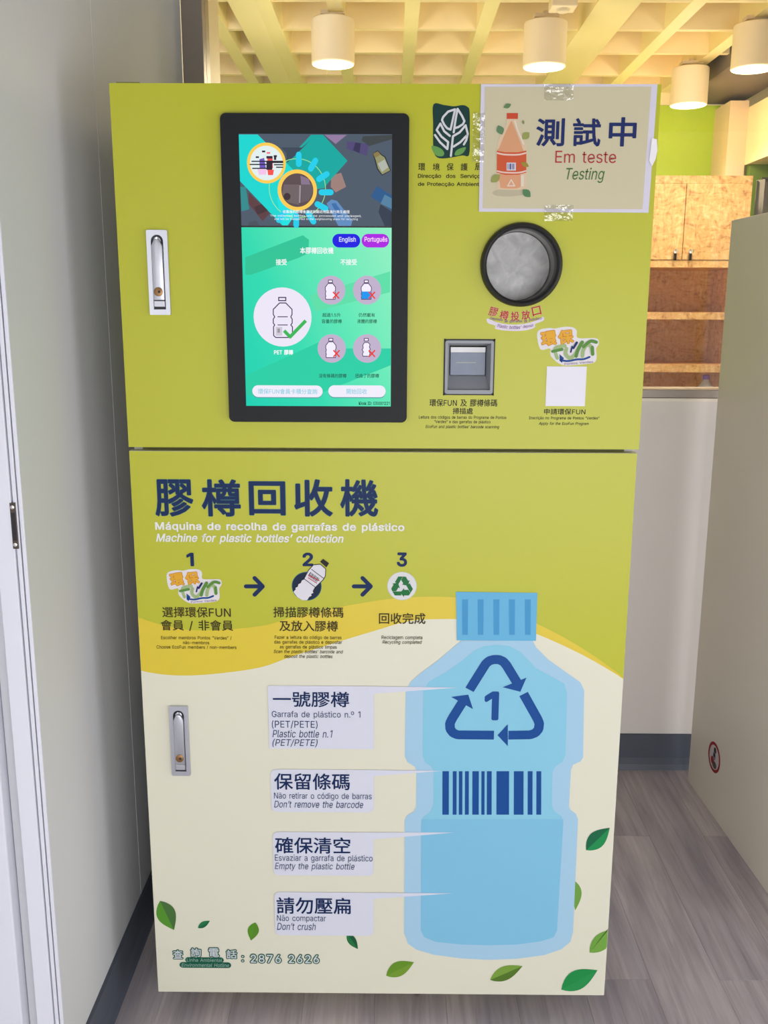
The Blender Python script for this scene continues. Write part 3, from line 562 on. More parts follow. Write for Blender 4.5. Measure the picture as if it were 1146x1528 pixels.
for px, py, wh in lamps:
    q = on_z(px, py, 2.465); o = bpy.data.objects.new('lamp_light', LL); COL.objects.link(o); o.location = q-Vector((0, 0, .085))
    o = bpy.data.objects.new('lamp_beam', LS); COL.objects.link(o); o.location = q-Vector((0, 0, .012))
# little box on the ceiling grid
q = on_z(840, 12, ZC-.03)
sb = Mesh(); sb.box(q.x-.05, q.x+.05, q.y-.05, q.y+.05, ZC-.035, ZC+.001, mat((245, 232, 200), .5)); sb.lathe([(0, -.012), (.02, -.012), (.03, 0), (0, 0)], (q.x, q.y, ZC-.035), 'z', mat((235, 222, 190), .5), n=16)
so = sb.build('ceiling_sensor', bevel=.004); so['label'] = 'small cream box fixed under the coffered ceiling grid near the top edge'; so['category'] = 'sensor'

# ------------------------------------------------------------------ strand board cabinet behind the glass
YO = 3.2; DO = .44
xr = on_y(1124, 262, YO).x; zt = on_y(1060, 262, YO).z; xm = on_y(1021, 330, YO).x
T = .027; xl = 2*xm-xr
cb_ = thing('shelf_cabinet', 'tall orange strand board cabinet with two doors over open shelves, behind the glass', 'cabinet', ((xl+xr)/2, YO+DO/2, 0))
zd1 = on_y(1060, 277, YO).z; zd0 = on_y(1021, 388, YO).z
for a, b in ((xl, xl+T), (xr-T, xr)): box('side_panel', a, b, YO, YO+DO, 0, zt, OSB, cb_)
box('top_panel', xl+T, xr-T, YO, YO+DO, zt-.036, zt, OSB, cb_)
box('back_panel', xl+T, xr-T, YO+DO-.02, YO+DO, .02, zt-.036, OSB, cb_)
zs = [on_y(1021, y, YO).z for y in (388, 466, 545)]
zbot = on_y(1053, 560, YO+.07).z-.255
for z in zs+[zbot, .06]: box('shelf', xl+T, xr-T, YO+.002, YO+DO-.02, z-.036, z, OSB, cb_)
for s_, a, b in ((-1, xl+T+.001, xm-.0015), (1, xm+.0015, xr-T-.001)):
    dd = box('cabinet_door', a, b, YO-.004, YO+.014, zs[0]+.0015, zt-.0375, OSB, cb_, bevel=.001)
    hx = xm+s_*.038; hz = on_y(1021, 379, YO).z; h = Mesh(); hm = mat((40, 34, 30), .3, metal=.8); hb = mat((235, 230, 220), .2, metal=.9)
    h.lathe([(0, -.030), (.011, -.028), (.013, -.022), (.007, -.012), (.006, 0), (0, 0)], (hx, YO-.004, hz+.012), 'y', hb, n=16)
    h.box(hx-.005, hx+.005, YO-.022, YO-.004, hz-.032, hz+.008, hm); h.build('door_pull', dd, smooth=True, label='small metal pull')
bt = thing('water_bottle', 'clear plastic bottle with purple cap standing on the open strand board shelf', 'bottle', (*on_y(1053, 575, YO+.07).xy, zbot))
bx, by = bt.location.x, bt.location.y
PETM = mat_glass((.93, .95, .97, 1), .05); nt = PETM.node_tree
o_ = next(n for n in nt.nodes if n.type == 'OUTPUT_MATERIAL'); m0 = o_.inputs[0].links[0].from_node
mw = nt.nodes.new('ShaderNodeMixShader'); dfs = nt.nodes.new('ShaderNodeBsdfDiffuse'); dfs.inputs[0].default_value = (.9, .92, .95, 1); mw.inputs[0].default_value = .4  # diffuse white mixed in to stand for highlights on the clear plastic
nt.links.new(m0.outputs[0], mw.inputs[1]); nt.links.new(dfs.outputs[0], mw.inputs[2]); nt.links.new(mw.outputs[0], o_.inputs[0])
m = Mesh(); m.lathe([(0, .001), (.042, .001), (.046, .008), (.046, .07), (.043, .08), (.046, .09), (.046, .165), (.043, .185), (.028, .208), (.016, .222), (.014, .236)], (bx, by, zbot), 'z', PETM, n=32); m.build('bottle_body', bt, smooth=True)
m = Mesh(); m.lathe([(0, .257), (.017, .257), (.018, .254), (.018, .234), (.0, .234)], (bx, by, zbot), 'z', mat((120, 70, 170), .4), n=28); m.build('bottle_cap', bt, smooth=True, label='purple screw cap')

# ------------------------------------------------------------------ beige board panel on the right
A = on_z(1026, 1165, 0); B = on_z(1146, 1335, 0); dv = (B-A).normalized(); nv = Vector((-dv.y, dv.x, 0))
if nv.x < 0: nv = -nv
E_ = A+dv*.80; zt1 = on_y(1105.5, 329, A.y).z; pmat = mat((246, 238, 222), .45, noise=.02, nscale=2)
pp = thing('partition_panel', 'tall beige laminate panel standing on the planks right of the machine', 'panel', (A.x, A.y, 0))
m = Mesh(); c4 = [A, E_, E_+nv*.03, A+nv*.03]
vs = [(c.x, c.y, z) for z in (0, zt1) for c in c4]
m.add(vs, [(3, 2, 1, 0), (4, 5, 6, 7), (0, 1, 5, 4), (1, 2, 6, 5), (2, 3, 7, 6), (3, 0, 4, 7)], pmat)
m.build('board', pp, bevel=.0015)
def on_panel(px, py):
    d = ray(px, py); return CAM+d*((A-CAM).dot(nv)/d.dot(nv))
sc = on_panel(1066, 1130); sr = .5*(on_panel(1066, 1107)-on_panel(1066, 1153)).length
m = Mesh()
def pdisc(r0, r1, mm, lay, c=(0, 0), n=32, sx=1, sz=1):
    vs = []; off = -nv*(.0004*lay)
    for i in range(n):
        a = 2*math.pi*i/n
        for r in (r0, r1):
            p = sc+dv*(c[0]*sr+r*sr*sx*math.cos(a))+Vector((0, 0, c[1]*sr+r*sr*sz*math.sin(a)))+off; vs.append(p)
    m.add(vs, [(2*i, 2*i+1, (2*i+3) % (2*n), (2*i+2) % (2*n)) for i in range(n)], mm)
pdisc(0, 1, mat((222, 214, 210), .4), 1); pdisc(.8, 1, mat((176, 30, 38), .4), 2)
pdisc(0, .2, mat((60, 62, 66), .5), 2, (.06, .5)); pdisc(0, .22, mat((150, 140, 160), .5), 2, (0, .1), sz=1.3)
pdisc(0, .26, mat((170, 26, 34), .5), 2, (-.25, -.3)); pdisc(0, .3, mat((96, 84, 84), .5), 2, (.1, -.48), sx=1.2, sz=.8); pdisc(0, .13, mat((40, 40, 50), .5), 3, (.0, .15))
m.build('round_sticker', pp, label='round red-rimmed sticker with a small worn picture')

# ================================================================== THE RECYCLING MACHINE
X0, X1, Z0, Z1, ZS = -.475, .475, .05, 1.854, 1.2172
GREEN = mat((182, 184, 30), .38, noise=.012, nscale=2); BODY = mat((190, 192, 40), .4, noise=.02)
CRM = mat((222, 220, 198), .38, noise=.01, nscale=2)
mc = thing('recycling_machine', 'tall lime green and cream bottle recycling machine with a touch screen', 'machine', (0, .38, 0))
m = Mesh()
SIDEM = mat((206, 206, 204), .42, noise=.02)
m.box(X0+.004, X0+.02, .024, .76, Z0+.01, Z1-.004, SIDEM); m.box(X1-.02, X1-.004, .024, .76, Z0+.01, Z1-.004, SIDEM)
m.box(X0+.02, X1-.02, .745, .76, Z0+.01, Z1-.004, BODY); m.box(X0+.02, X1-.02, .024, .745, Z1-.02, Z1-.004, BODY)
m.box(X0+.02, X1-.02, .024, .745, Z0+.01, Z0+.025, BODY); m.box(X0+.02, X1-.02, .024, .06, ZS-.02, ZS+.02, mat((110, 108, 50), .5))
m.build('body', mc)
# upper door with the openings for the port and the scanner
PC = F(777.5, 395.5); k0 = abs(F(838.5, 395)[0]-F(716.5, 395)[0])/2       # port centre and outer radius
sx0, sx1 = F(661.5, 548)[0], F(738.3, 548)[0]; sz0, sz1 = F(700, 590)[1], F(700, 505.5)[1]
m = Mesh(); m.prism([(X0, ZS+.0035), (X1+.0015, ZS+.0035), (X1+.0015, Z1), (X0, Z1)],
    [circle(PC[0], PC[1], k0*.90, 48), [(sx0+.002, sz0+.002), (sx1-.002, sz0+.002), (sx1-.002, sz1-.002), (sx0+.002, sz1-.002)]], 0, .022, GREEN)
ud = m.build('upper_door', mc)
ld = Mesh(); ld.prism([(X0, Z0), (X1-.001, Z0), (X1-.001, ZS-.0035), (X0, ZS-.0035)], [], 0, .022, CRM); ld = ld.build('lower_door', mc, bevel=.0012)
a = F(172, 124); m = Mesh(); m.box(a[0], a[0]+.04, .006, .02, Z1, Z1+.003, mat((120, 116, 60), .5)); m.build('hinge_pin', mc)
# casters
for cx in (X0+.07, X1-.06):
    for cy in (.075, .69):
        m = Mesh(); bk = mat((22, 23, 26), .5)
        m.lathe([(0, -.012), (.020, -.012), (.024, -.009), (.024, .009), (.020, .012), (0, .012)], (cx, cy, .0245), 'x', bk, n=24)
        c = m.build('caster', mc, smooth=True)
        m = Mesh(); m.box(cx-.020, cx-.014, cy-.014, cy+.014, .02, Z0+.012, mat((60, 60, 62), .4, metal=.6)); m.box(cx+.014, cx+.020, cy-.014, cy+.014, .02, Z0+.012, mat((60, 60, 62), .4, metal=.6))
        m.box(cx-.022, cx+.022, cy-.02, cy+.02, Z0+.002, Z0+.0105, mat((60, 60, 62), .4, metal=.6)); m.build('caster_fork', c)
# deposit port
m = Mesh(); pk = mat((40, 40, 40), .42); px_, pz_ = PC
m.lathe([(k0*.86, .0), (k0*1.0, .0), (k0*1.0, -.008), (k0*.97, -.014), (k0*.92, -.0165), (k0*.88, -.0145), (k0*.855, -.009), (k0*.855, .0), (k0*.855, .022)], (px_, 0, pz_), 'y', pk, n=64)
pt = m.build('deposit_port', mc, smooth=True, label='round black bottle opening')
m = Mesh(); m.lathe([(k0*.855, .018), (k0*.85, .085)], (px_, 0, pz_), 'y', mat((120, 118, 110), .3, metal=.7), n=64); m.build('port_tube', pt, smooth=True)
fm, nt, b = nodemat('smeared_flap'); tc = nt.nodes.new('ShaderNodeTexCoord'); nz = nt.nodes.new('ShaderNodeTexNoise'); nz.inputs['Scale'].default_value = 38; nz.inputs['Detail'].default_value = 5; nz.inputs['Distortion'].default_value = 1.2
nt.links.new(tc.outputs['Object'], nz.inputs['Vector']); r = ramp(nt, [(.3, (150, 149, 146)), (.6, (172, 171, 168)), (.8, (196, 195, 192))]); nt.links.new(nz.outputs[0], r.inputs[0]); nt.links.new(r.outputs[0], b.inputs['Base Color'])
b.inputs['Roughness'].default_value = .35; b.inputs['Metallic'].default_value = .25
m = Mesh(); yb_ = .066
m.prism(circle(px_, pz_, k0*.84, 56), [], yb_, yb_+.004, fm); m.build('port_flap', pt, label='pale grey smeared flap inside the opening')
# scanner: grey moulded frame, glass window deep inside, sloping ledge
m = Mesh(); gr = mat((146, 150, 154), .5, noise=.02, nscale=30); W_ = sx1-sx0; H_ = sz1-sz0
fo = rounded(sx0+.003, sx1-.003, sz0+.003, sz1-.003, .004); 
ix0, ix1, iz0, iz1 = sx0+.008, sx1-.008, sz0+.010, sz1-.008
m.prism(fo, [[(ix0, iz0), (ix1, iz0), (ix1, iz1), (ix0, iz1)]], -.004, .004, gr)
bx0, bx1, bz0, bz1, yw = ix0+.005, ix1-.006, sz0+H_*.335, iz1-.006, .028
fr = [(ix0, .004, iz0), (ix1, .004, iz0), (ix1, .004, iz1), (ix0, .004, iz1)]; bk_ = [(bx0, yw, bz0), (bx1, yw, bz0), (bx1, yw, bz1), (bx0, yw, bz1)]
m.add(fr+bk_, [(0, 1, 5, 4), (1, 2, 6, 5), (2, 3, 7, 6), (3, 0, 4, 7)], gr)
m.box(sx0+.0005, sx1-.0005, -.0012, .003, sz0+.0005, sz0+.003, mat((46, 46, 40), .6)); m.box(sx0+.0005, sx1-.0005, -.0012, .003, sz1-.003, sz1-.0005, mat((46, 46, 40), .6))
m.box(sx0+.0005, sx0+.003, -.0012, .003, sz0, sz1, mat((46, 46, 40), .6)); m.box(sx1-.003, sx1-.0005, -.0012, .003, sz0, sz1, mat((46, 46, 40), .6))
scn = m.build('barcode_scanner', mc, label='grey moulded scanner bay under the round opening')
m = Mesh(); wnm = mat((112, 124, 142), .3, noise=.18, nscale=60)
m.box(bx0+.0015, bx1-.0015, yw-.003, yw, bz0+.001, bz1-.012, wnm); m.box(bx0+.012, bx1-.018, yw-.0036, yw-.003, (bz0+bz1)/2-.004, (bz0+bz1)/2-.0025, mat((170, 175, 165), .4))
m.build('scanner_window', scn, label='blue-grey scanner glass')
box('scanner_strip', bx0+.0015, bx1-.0015, yw-.005, yw, bz1-.0115, bz1-.002, mat((224, 224, 222), .3), scn, label='silver strip above the scanner glass')

# swing handles
def handle(x0, x1, y0, y1, lab):
    cxm = (x0+x1)/2; a, c_ = F(x0, (y0+y1)/2)[0], F(x1, (y0+y1)/2)[0]; zb, zt_ = F(cxm, y1)[1], F(cxm, y0)[1]
    w_ = c_-a; h = zt_-zb; xm_ = (a+c_)/2
    al = mat((196, 198, 205), .3, metal=.75); dk = mat((48, 50, 56), .4, metal=.5); lv = mat((190, 192, 198), .33, metal=.7)
    s0, s1 = xm_-w_*.29, xm_+w_*.29; r_ = w_*.29
    slot = [(s0, zb+h*.065), (s1, zb+h*.065), (s1, zt_-h*.055-r_)]+[(xm_+r_*math.cos(t_), zt_-h*.055-r_+r_*math.sin(t_)) for t_ in (math.pi*i/14 for i in range(1, 14))]+[(s0, zt_-h*.055-r_)]
    m = Mesh(); m.prism(rounded(a, c_, zb, zt_, w_*.06, 4), [slot], -.007, 0, al); m.prism(slot, [], -.0015, -.0002, dk)
    hd = m.build('swing_handle', mc, label=lab)
    m = Mesh(); e = .0012; b0, b1 = s0+e, s1-e; zt2 = zt_-h*.105
    out = [(b0, zb+h*.175), (b1, zb+h*.175), (b1, zt2-h*.085), (xm_+w_*.14, zt2-h*.015), (xm_+w_*.08, zt2), (xm_-w_*.08, zt2), (xm_-w_*.14, zt2-h*.015), (b0, zt2-h*.085)]
    m.prism(out, [], -.0125, -.0015, lv); m.build('lever', hd, bevel=.0014, smooth=True)
    m = Mesh(); m.lathe([(w_*.17, 0), (w_*.17, -.0035), (0, -.0042)], (xm_, -.0022, zt_-h*.055-r_*.95), 'y', mat((220, 220, 225), .12, metal=1), n=24); m.build('pivot', hd, smooth=True)
    m = Mesh(); zz = zb+h*.275; rr = w_*.19
    m.lathe([(rr*1.12, 0), (rr*1.12, -.0012), (rr, -.0016), (0, -.0016)], (xm_, -.0125, zz), 'y', mat((150, 112, 72), .35, metal=.7), n=28)
    m.box(xm_-rr*.1, xm_+rr*.55, -.0145, -.0135, zz-rr*.3, zz+rr*.3, mat((34, 28, 22), .5)); m.build('lock_cylinder', hd, smooth=True, label='brass lock cylinder')
    box('push_button', b0, b1, -.0105, -.0015, zb+h*.095, zb+h*.168, lv, hd, bevel=.001)
handle(222, 253.2, 343.5, 469.8, 'silver swing handle with brass lock on the upper door')
handle(255.2, 283, 1052.5, 1155.2, 'silver swing handle with brass lock on the lower door')

# ------------------------------------------------------------------ touch screen
YB = -.013; YD = -.0095
q = [F(326.6, 400, YB)[0], F(610, 400, YB)[0]]
bx0 = (F(326.7, 169, YB)[0]+F(343.2, 629, YB)[0])/2; bx1 = (F(611, 169, YB)[0]+F(606.8, 632, YB)[0])/2
bz0, bz1 = F(475, 630, YB)[1], F(470, 168.7, YB)[1]
dx0 = (F(355.3, 200, YD)[0]+F(368.5, 605.7, YD)[0])/2; dx1 = (F(585, 200, YD)[0]+F(583.1, 606, YD)[0])/2
dz0, dz1 = F(475, 606, YD)[1], F(470, 199.8, YD)[1]
m = Mesh(); m.prism(rounded(bx0, bx1, bz0, bz1, .010), [[(dx0, dz0), (dx1, dz0), (dx1, dz1), (dx0, dz1)]], YB, 0, mat((22, 25, 26), .5, spec=.25))
sc_ = m.build('touch_screen', mc, label='upright touch screen in a black rounded bezel')
box('display', dx0, dx1, YD, -.001, dz0, dz1, mat((26, 30, 30), .25), sc_)
def sp(e): return e
d = Print(YD); zsplit = F(470, 337, YD)[1]; zs2 = F(470, 339.5, YD)[1]
SX = lambda u, v: (u, v)
# advert on the upper part
bgc = lit(78, 90, 106)
d.flat([(dx0, zsplit), (dx1, zsplit), (dx1, dz1), (dx0, dz1)], bgc, 1)
def C1(x, y): return (350+x*240/1146, 195+y*240/1146)      # measured in the enlarged view of the advert
def clip(pts):   # keep the advert inside its rectangle
    P = [d.pt(p) for p in pts]
    for ax, lim, sg in ((0, dx0, 1), (0, dx1, -1), (1, zsplit, 1), (1, dz1, -1)):
        out = []
        for i in range(len(P)):
            a, b = P[i], P[(i+1) % len(P)]; ia = sg*(a[ax]-lim) >= 0; ib = sg*(b[ax]-lim) >= 0
            if ia: out.append(a)
            if ia != ib:
                t = (lim-a[ax])/(b[ax]-a[ax]); out.append((a[0]+(b[0]-a[0])*t, a[1]+(b[1]-a[1])*t))
        P = out
        if len(P) < 3: return []
    return P
def adv(pts, c, layer, e=1.0):
    P = clip([C1(*p) for p in pts])
    if P: d.flat(P, lit(*c, e=e), layer)
adv([(915, 40), (1120, 30), (1125, 60), (960, 110), (905, 70)], (64, 70, 72), 2)
adv([(800, 75), (955, 95), (945, 180), (800, 130)], (82, 72, 118), 2); adv([(860, 85), (900, 90), (890, 160), (845, 140)], (54, 50, 84), 3)
adv([(985, 165), (1020, 140), (1050, 170), (1075, 185), (1115, 285), (1050, 320), (1015, 275), (1000, 220)], (40, 48, 56), 2)
adv([(990, 165), (1020, 147), (1045, 175), (1068, 190), (1108, 283), (1052, 312), (1022, 270), (1008, 215)], (150, 148, 104), 3); adv([(1020, 235), (1070, 205), (1095, 262), (1050, 295)], (176, 182, 170), 4); adv([(988, 165), (1020, 147), (1040, 172), (1000, 195)], (140, 120, 72), 4)
adv([(970, 470), (1015, 395), (1125, 465), (1125, 570)], (44, 90, 140), 2); adv([(1040, 520), (1070, 455), (1125, 485), (1125, 560)], (84, 128, 160), 3)
adv([(1025, 580), (1040, 525), (1125, 580), (1125, 680), (1070, 680)], (52, 62, 78), 2)
adv([(685, 400), (690, 320), (760, 300), (795, 400), (720, 440)], (158, 128, 122), 2)
adv([(655, 520), (690, 490), (730, 500), (840, 640), (830, 680), (740, 680)], (96, 140, 190), 2); adv([(690, 520), (720, 515), (770, 590), (735, 610)], (60, 110, 170), 3)
adv([(640, 30), (800, 30), (720, 95)], (148, 122, 160), 2)
adv([(100, 440), (250, 590), (200, 645), (100, 520)], (94, 62, 66), 2); adv([(140, 545), (200, 520), (240, 570), (165, 600)], (70, 50, 56), 3)
adv([(40, 400), (80, 400), (105, 560), (50, 575)], (50, 138, 140), 2); adv([(100, 650), (150, 640), (180, 675), (100, 678)], (72, 80, 92), 3)
adv([(20, 28), (165, 28), (430, 290), (460, 560), (380, 675), (340, 675), (30, 350)], (20, 214, 208), 5)
adv([(545, 30), (630, 30), (805, 215), (660, 380), (640, 410), (470, 430), (300, 290)], (10, 168, 160), 4)
adv([(330, 120), (370, 160), (375, 230), (430, 180), (540, 70), (480, 120)], (60, 72, 88), 5)
adv([(300, 470), (450, 560), (380, 675), (340, 675)], (24, 226, 226), 6)
for x, y, ang in ((458, 205, 90), (560, 243, 60), (630, 328, 33), (653, 440, 0), (620, 540, -28), (545, 620, -58), (440, 640, -90), (335, 610, -125)):
    c_ = C1(x, y); a_ = math.radians(ang); dx_, dy_ = 7*math.cos(a_), -7*math.sin(a_)
    d.stroke([(c_[0]-dx_, c_[1]-dy_), (c_[0]+dx_, c_[1]+dy_)], 8.5, lit(30, 206, 236), 7)
kk = 240/1146
d.ring(C1(448, 412), 198*kk, 203*kk, lit(150, 230, 150), 6.5)
d.disc(C1(228, 232), 138*kk, lit(252, 206, 84), 8); d.disc(C1(228, 232), 117*kk, lit(226, 240, 240), 9)
def advl(pts, c, layer): d.poly([C1(*p) for p in pts], lit(*c), layer)
advl([(178, 205), (212, 195), (225, 270), (180, 270)], (110, 84, 190), 10); advl([(235, 190), (272, 190), (275, 270), (235, 270)], (240, 82, 84), 10)
advl([(165, 275), (230, 275), (225, 315), (175, 315)], (244, 196, 232), 10); advl([(235, 280), (282, 280), (275, 318), (240, 318)], (246, 82, 76), 10)
for x0_, y0_, x1_, y1_ in ((197, 143, 220, 156), (152, 184, 175, 196), (280, 176, 303, 190), (228, 182, 272, 200), (228, 215, 270, 280), (282, 190, 298, 210)): advl([(x0_, y0_), (x1_, y0_), (x1_, y1_), (x0_, y1_)], (46, 36, 52), 10.5)
advl([(230, 154), (255, 154), (255, 166), (230, 166)], (244, 110, 130), 10.5)
for yy, xa, xb in ((220, 125, 345), (242, 112, 225), (244, 285, 345), (270, 130, 235), (262, 300, 345), (228, 240, 345)): d.stroke([C1(xa, yy), C1(xb, yy)], 1.7, lit(40, 34, 46), 11)
d.disc(C1(448, 425), 140*kk, lit(252, 204, 84), 8); d.disc(C1(448, 425), 114*kk, lit(92, 76, 80), 9)
advl([(352, 385), (460, 385), (460, 530), (380, 510), (340, 450)], (112, 98, 100), 10); advl([(475, 345), (550, 380), (562, 430), (530, 500), (475, 515)], (104, 92, 98), 10)
advl([(470, 320), (530, 345), (540, 385), (475, 385)], (136, 116, 140), 10.5); advl([(462, 390), (474, 390), (470, 515), (460, 515)], (160, 146, 156), 11); d.disc(C1(376, 470), 24*kk, lit(62, 48, 54), 11)
WT = lit(245, 248, 250)
d.text('收集後的膠樽會運送到鄰近地區進行再生處理', *C1(345, 567), *C1(820, 590), WT, 13, bold=.01)
d.text('The collected bottles will be processed and packaged,', *C1(255, 600), *C1(903, 618), WT, 13); d.text('and will be transported to the neighbouring areas for recycling', *C1(285, 623), *C1(878, 641), WT, 13)
# menu on the lower part: a diagonal green gradient shown by the screen
gm, nt, b = nodemat('menu_gradient'); tc = nt.nodes.new('ShaderNodeTexCoord'); sp_ = nt.nodes.new('ShaderNodeSeparateXYZ'); nt.links.new(tc.outputs['Object'], sp_.inputs[0])
mr1 = nt.nodes.new('ShaderNodeMapRange'); mr1.inputs[1].default_value = dx0; mr1.inputs[2].default_value = dx1; nt.links.new(sp_.outputs[0], mr1.inputs[0])
mr2 = nt.nodes.new('ShaderNodeMapRange'); mr2.inputs[1].default_value = dz0; mr2.inputs[2].default_value = zsplit; nt.links.new(sp_.outputs[2], mr2.inputs[0])
ad = nt.nodes.new('ShaderNodeMath'); nt.links.new(mr1.outputs[0], ad.inputs[0]); 
hm_ = nt.nodes.new('ShaderNodeMath'); hm_.operation = 'MULTIPLY'; hm_.inputs[1].default_value = .55; nt.links.new(mr2.outputs[0], hm_.inputs[0]); nt.links.new(hm_.outputs[0], ad.inputs[1])
nm_ = nt.nodes.new('ShaderNodeMath'); nm_.operation = 'DIVIDE'; nm_.inputs[1].default_value = 1.55; nt.links.new(ad.outputs[0], nm_.inputs[0])
r = ramp(nt, [(0, (10, 208, 178)), (.35, (44, 218, 176)), (.65, (96, 232, 182)), (1, (146, 240, 194))]); nt.links.new(nm_.outputs[0], r.inputs[0])
b.inputs['Base Color'].default_value = (.01, .01, .01, 1); b.inputs['Roughness'].default_value = .35; b.inputs['Specular IOR Level'].default_value = .06
nt.links.new(r.outputs[0], b.inputs['Emission Color']); b.inputs['Emission Strength'].default_value = 1
d.flat([(dx0, dz0), (dx1, dz0), (dx1, zs2), (dx0, zs2)], gm, 1)
SG = lambda c: lit(*c)
d.poly([(366, 384), (452, 351), (461, 358), (460, 378), (445, 385), (375, 410), (366, 410)], SG((44, 196, 150)), 1.5)
d.poly([(367, 560), (486, 506), (500, 520), (583, 520), (583, 545), (470, 590), (368, 590)], SG((34, 206, 164)), 1.5)
d.poly([(462, 441), (582, 405), (582, 436), (470, 465)], SG((92, 222, 168)), 1.5)
d.pill(496, 349, 537.5, 369.4, lit(24, 20, 226), 4); d.pill(539.6, 349, 580.6, 369.4, lit(172, 32, 226), 4)
d.text('English', 506, 353.5, 531, 362.8, lit(215, 220, 255), 6, bold=.02); d.text('Português', 544, 353.2, 578, 362.8, lit(250, 215, 255), 6, bold=.02)
d.text('本膠樽回收機', 447.7, 369, 497.7, 378.8, WT, 4, bold=.02); d.text('接受', 411.6, 386.5, 428, 395.7, WT, 4, bold=.02); d.text('不接受', 508, 386.5, 532.6, 395.7, WT, 4, bold=.02)
DKV = lit(70, 44, 92); BW = lit(244, 238, 252)
d.disc((421.7, 473.3), 43.2, lit(236, 230, 246), 3)
def C3(x, y): return (365+x*115/925, 420+y*115/925)
d.stroke([C3(*p) for p in [(410, 230), (410, 192), (495, 192), (495, 230)]], 1.6, DKV, 5, closed=True)
d.stroke([C3(*p) for p in [(420, 258), (345, 335), (345, 395), (362, 425), (345, 452), (345, 500), (362, 522), (348, 545), (350, 650), (375, 672), (550, 672), (575, 650), (575, 545), (555, 522), (572, 500), (572, 452), (555, 425), (570, 395), (570, 335), (495, 258)]], 1.5, DKV, 5, closed=True)
for yy in (424, 522): d.stroke([C3(400, yy), C3(515, yy)], 1.3, DKV, 5)
d.poly([C3(375, 545), C3(452, 545), C3(452, 650), C3(375, 650)], lit(206, 200, 214), 5); d.poly([C3(395, 565), C3(425, 565), C3(425, 615), C3(395, 615)], lit(150, 148, 158), 6)
d.stroke([C3(475, 590), C3(547, 665), C3(735, 470)], 5, lit(54, 182, 84), 7, cap=False)
d.text('PET 膠樽', 409, 521.8, 437.4, 529.4, WT, 4, bold=.03)
for cx, cy, kind in ((494.3, 433, 0), (547.8, 433, 1), (495, 520, 2), (547.8, 520, 3)):
    d.disc((cx, cy), 21, lit(192, 176, 204), 3)
    o = (cx-1.2, cy)
    body = [(-3.4, -9), (-7.6, -3.5), (-7.6, 1), (-6.6, 3), (-7.4, 5), (-7.4, 8), (-6.6, 9.6), (-7.4, 11), (-7, 14.6), (7, 14.6), (7.4, 11), (6.6, 9.6), (7.4, 8), (7.4, 5), (6.6, 3), (7.6, 1), (7.6, -3.5), (3.4, -9)]
    if kind == 3: body = [(-2.8, -8), (-5.2, -4), (-4.6, 0), (-6.2, 3), (-4.2, 6), (-5.8, 9), (-5, 12.5), (4.2, 12.5), (5.6, 8), (4, 5), (6, 2), (4.6, -1), (5.6, -5), (2.8, -8)]
    P = [(o[0]+x, o[1]+y-1) for x, y in body]; d.poly(P, BW, 5); d.stroke(P, 1.1, DKV, 6, closed=True)
    d.poly([(o[0]-3, o[1]-15), (o[0]+3, o[1]-15), (o[0]+3, o[1]-11.2), (o[0]-3, o[1]-11.2)], BW, 5); d.stroke([(o[0]-3, o[1]-15), (o[0]+3, o[1]-15), (o[0]+3, o[1]-11.2), (o[0]-3, o[1]-11.2)], 1.1, DKV, 6, closed=True)
    if kind == 1: d.poly([(o[0]-7, o[1]+2), (o[0]+7, o[1]+2), (o[0]+7, o[1]+13), (o[0]-7, o[1]+13)], lit(20, 150, 240), 7)
    for q1, q2 in (((-4.6, -5), (4.6, 5)), ((4.6, -5), (-4.6, 5))): d.stroke([(cx+7.2+q1[0], cy+7.5+q1[1]), (cx+7.2+q2[0], cy+7.5+q2[1])], 2.1, lit(232, 62, 56), 8, cap=False)
TD = lit(26, 84, 66)
for s_, b_ in (('超過1.5升', (481, 467, 508.5, 473)), ('容量的膠樽', (480, 476.3, 510, 482.6)), ('仍然載有', (535, 467, 559.5, 473)), ('液體的膠樽', (533, 476.3, 562.3, 482.6)), ('沒有條碼的膠樽', (475.8, 557.5, 517, 563.8)), ('扭曲了的膠樽', (530, 557.5, 565.5, 563.8))): d.text(s_, *b_, TD, 5, bold=.012)
for x0_, x1_, s_, tb in ((376.6, 481.5, '環保FUN會員卡積分查詢', (385, 580, 473.5, 588)), (490, 575.5, '開始回收', (517, 580, 547.5, 588))):
    d.pill(x0_, 576, x1_, 594, lit(90, 150, 160), 3); d.pill(x0_, 575, x1_, 592.6, lit(240, 236, 250), 4); d.text(s_, *tb, lit(140, 205, 226), 6, bold=.01)
d.text('Kiosk ID: 030001221', 535.5, 599.2, 581.3, 604.2, lit(20, 40, 40), 5, bold=.025)
d.build('screen_picture', sc_, label='glowing advert and green menu shown on the screen')

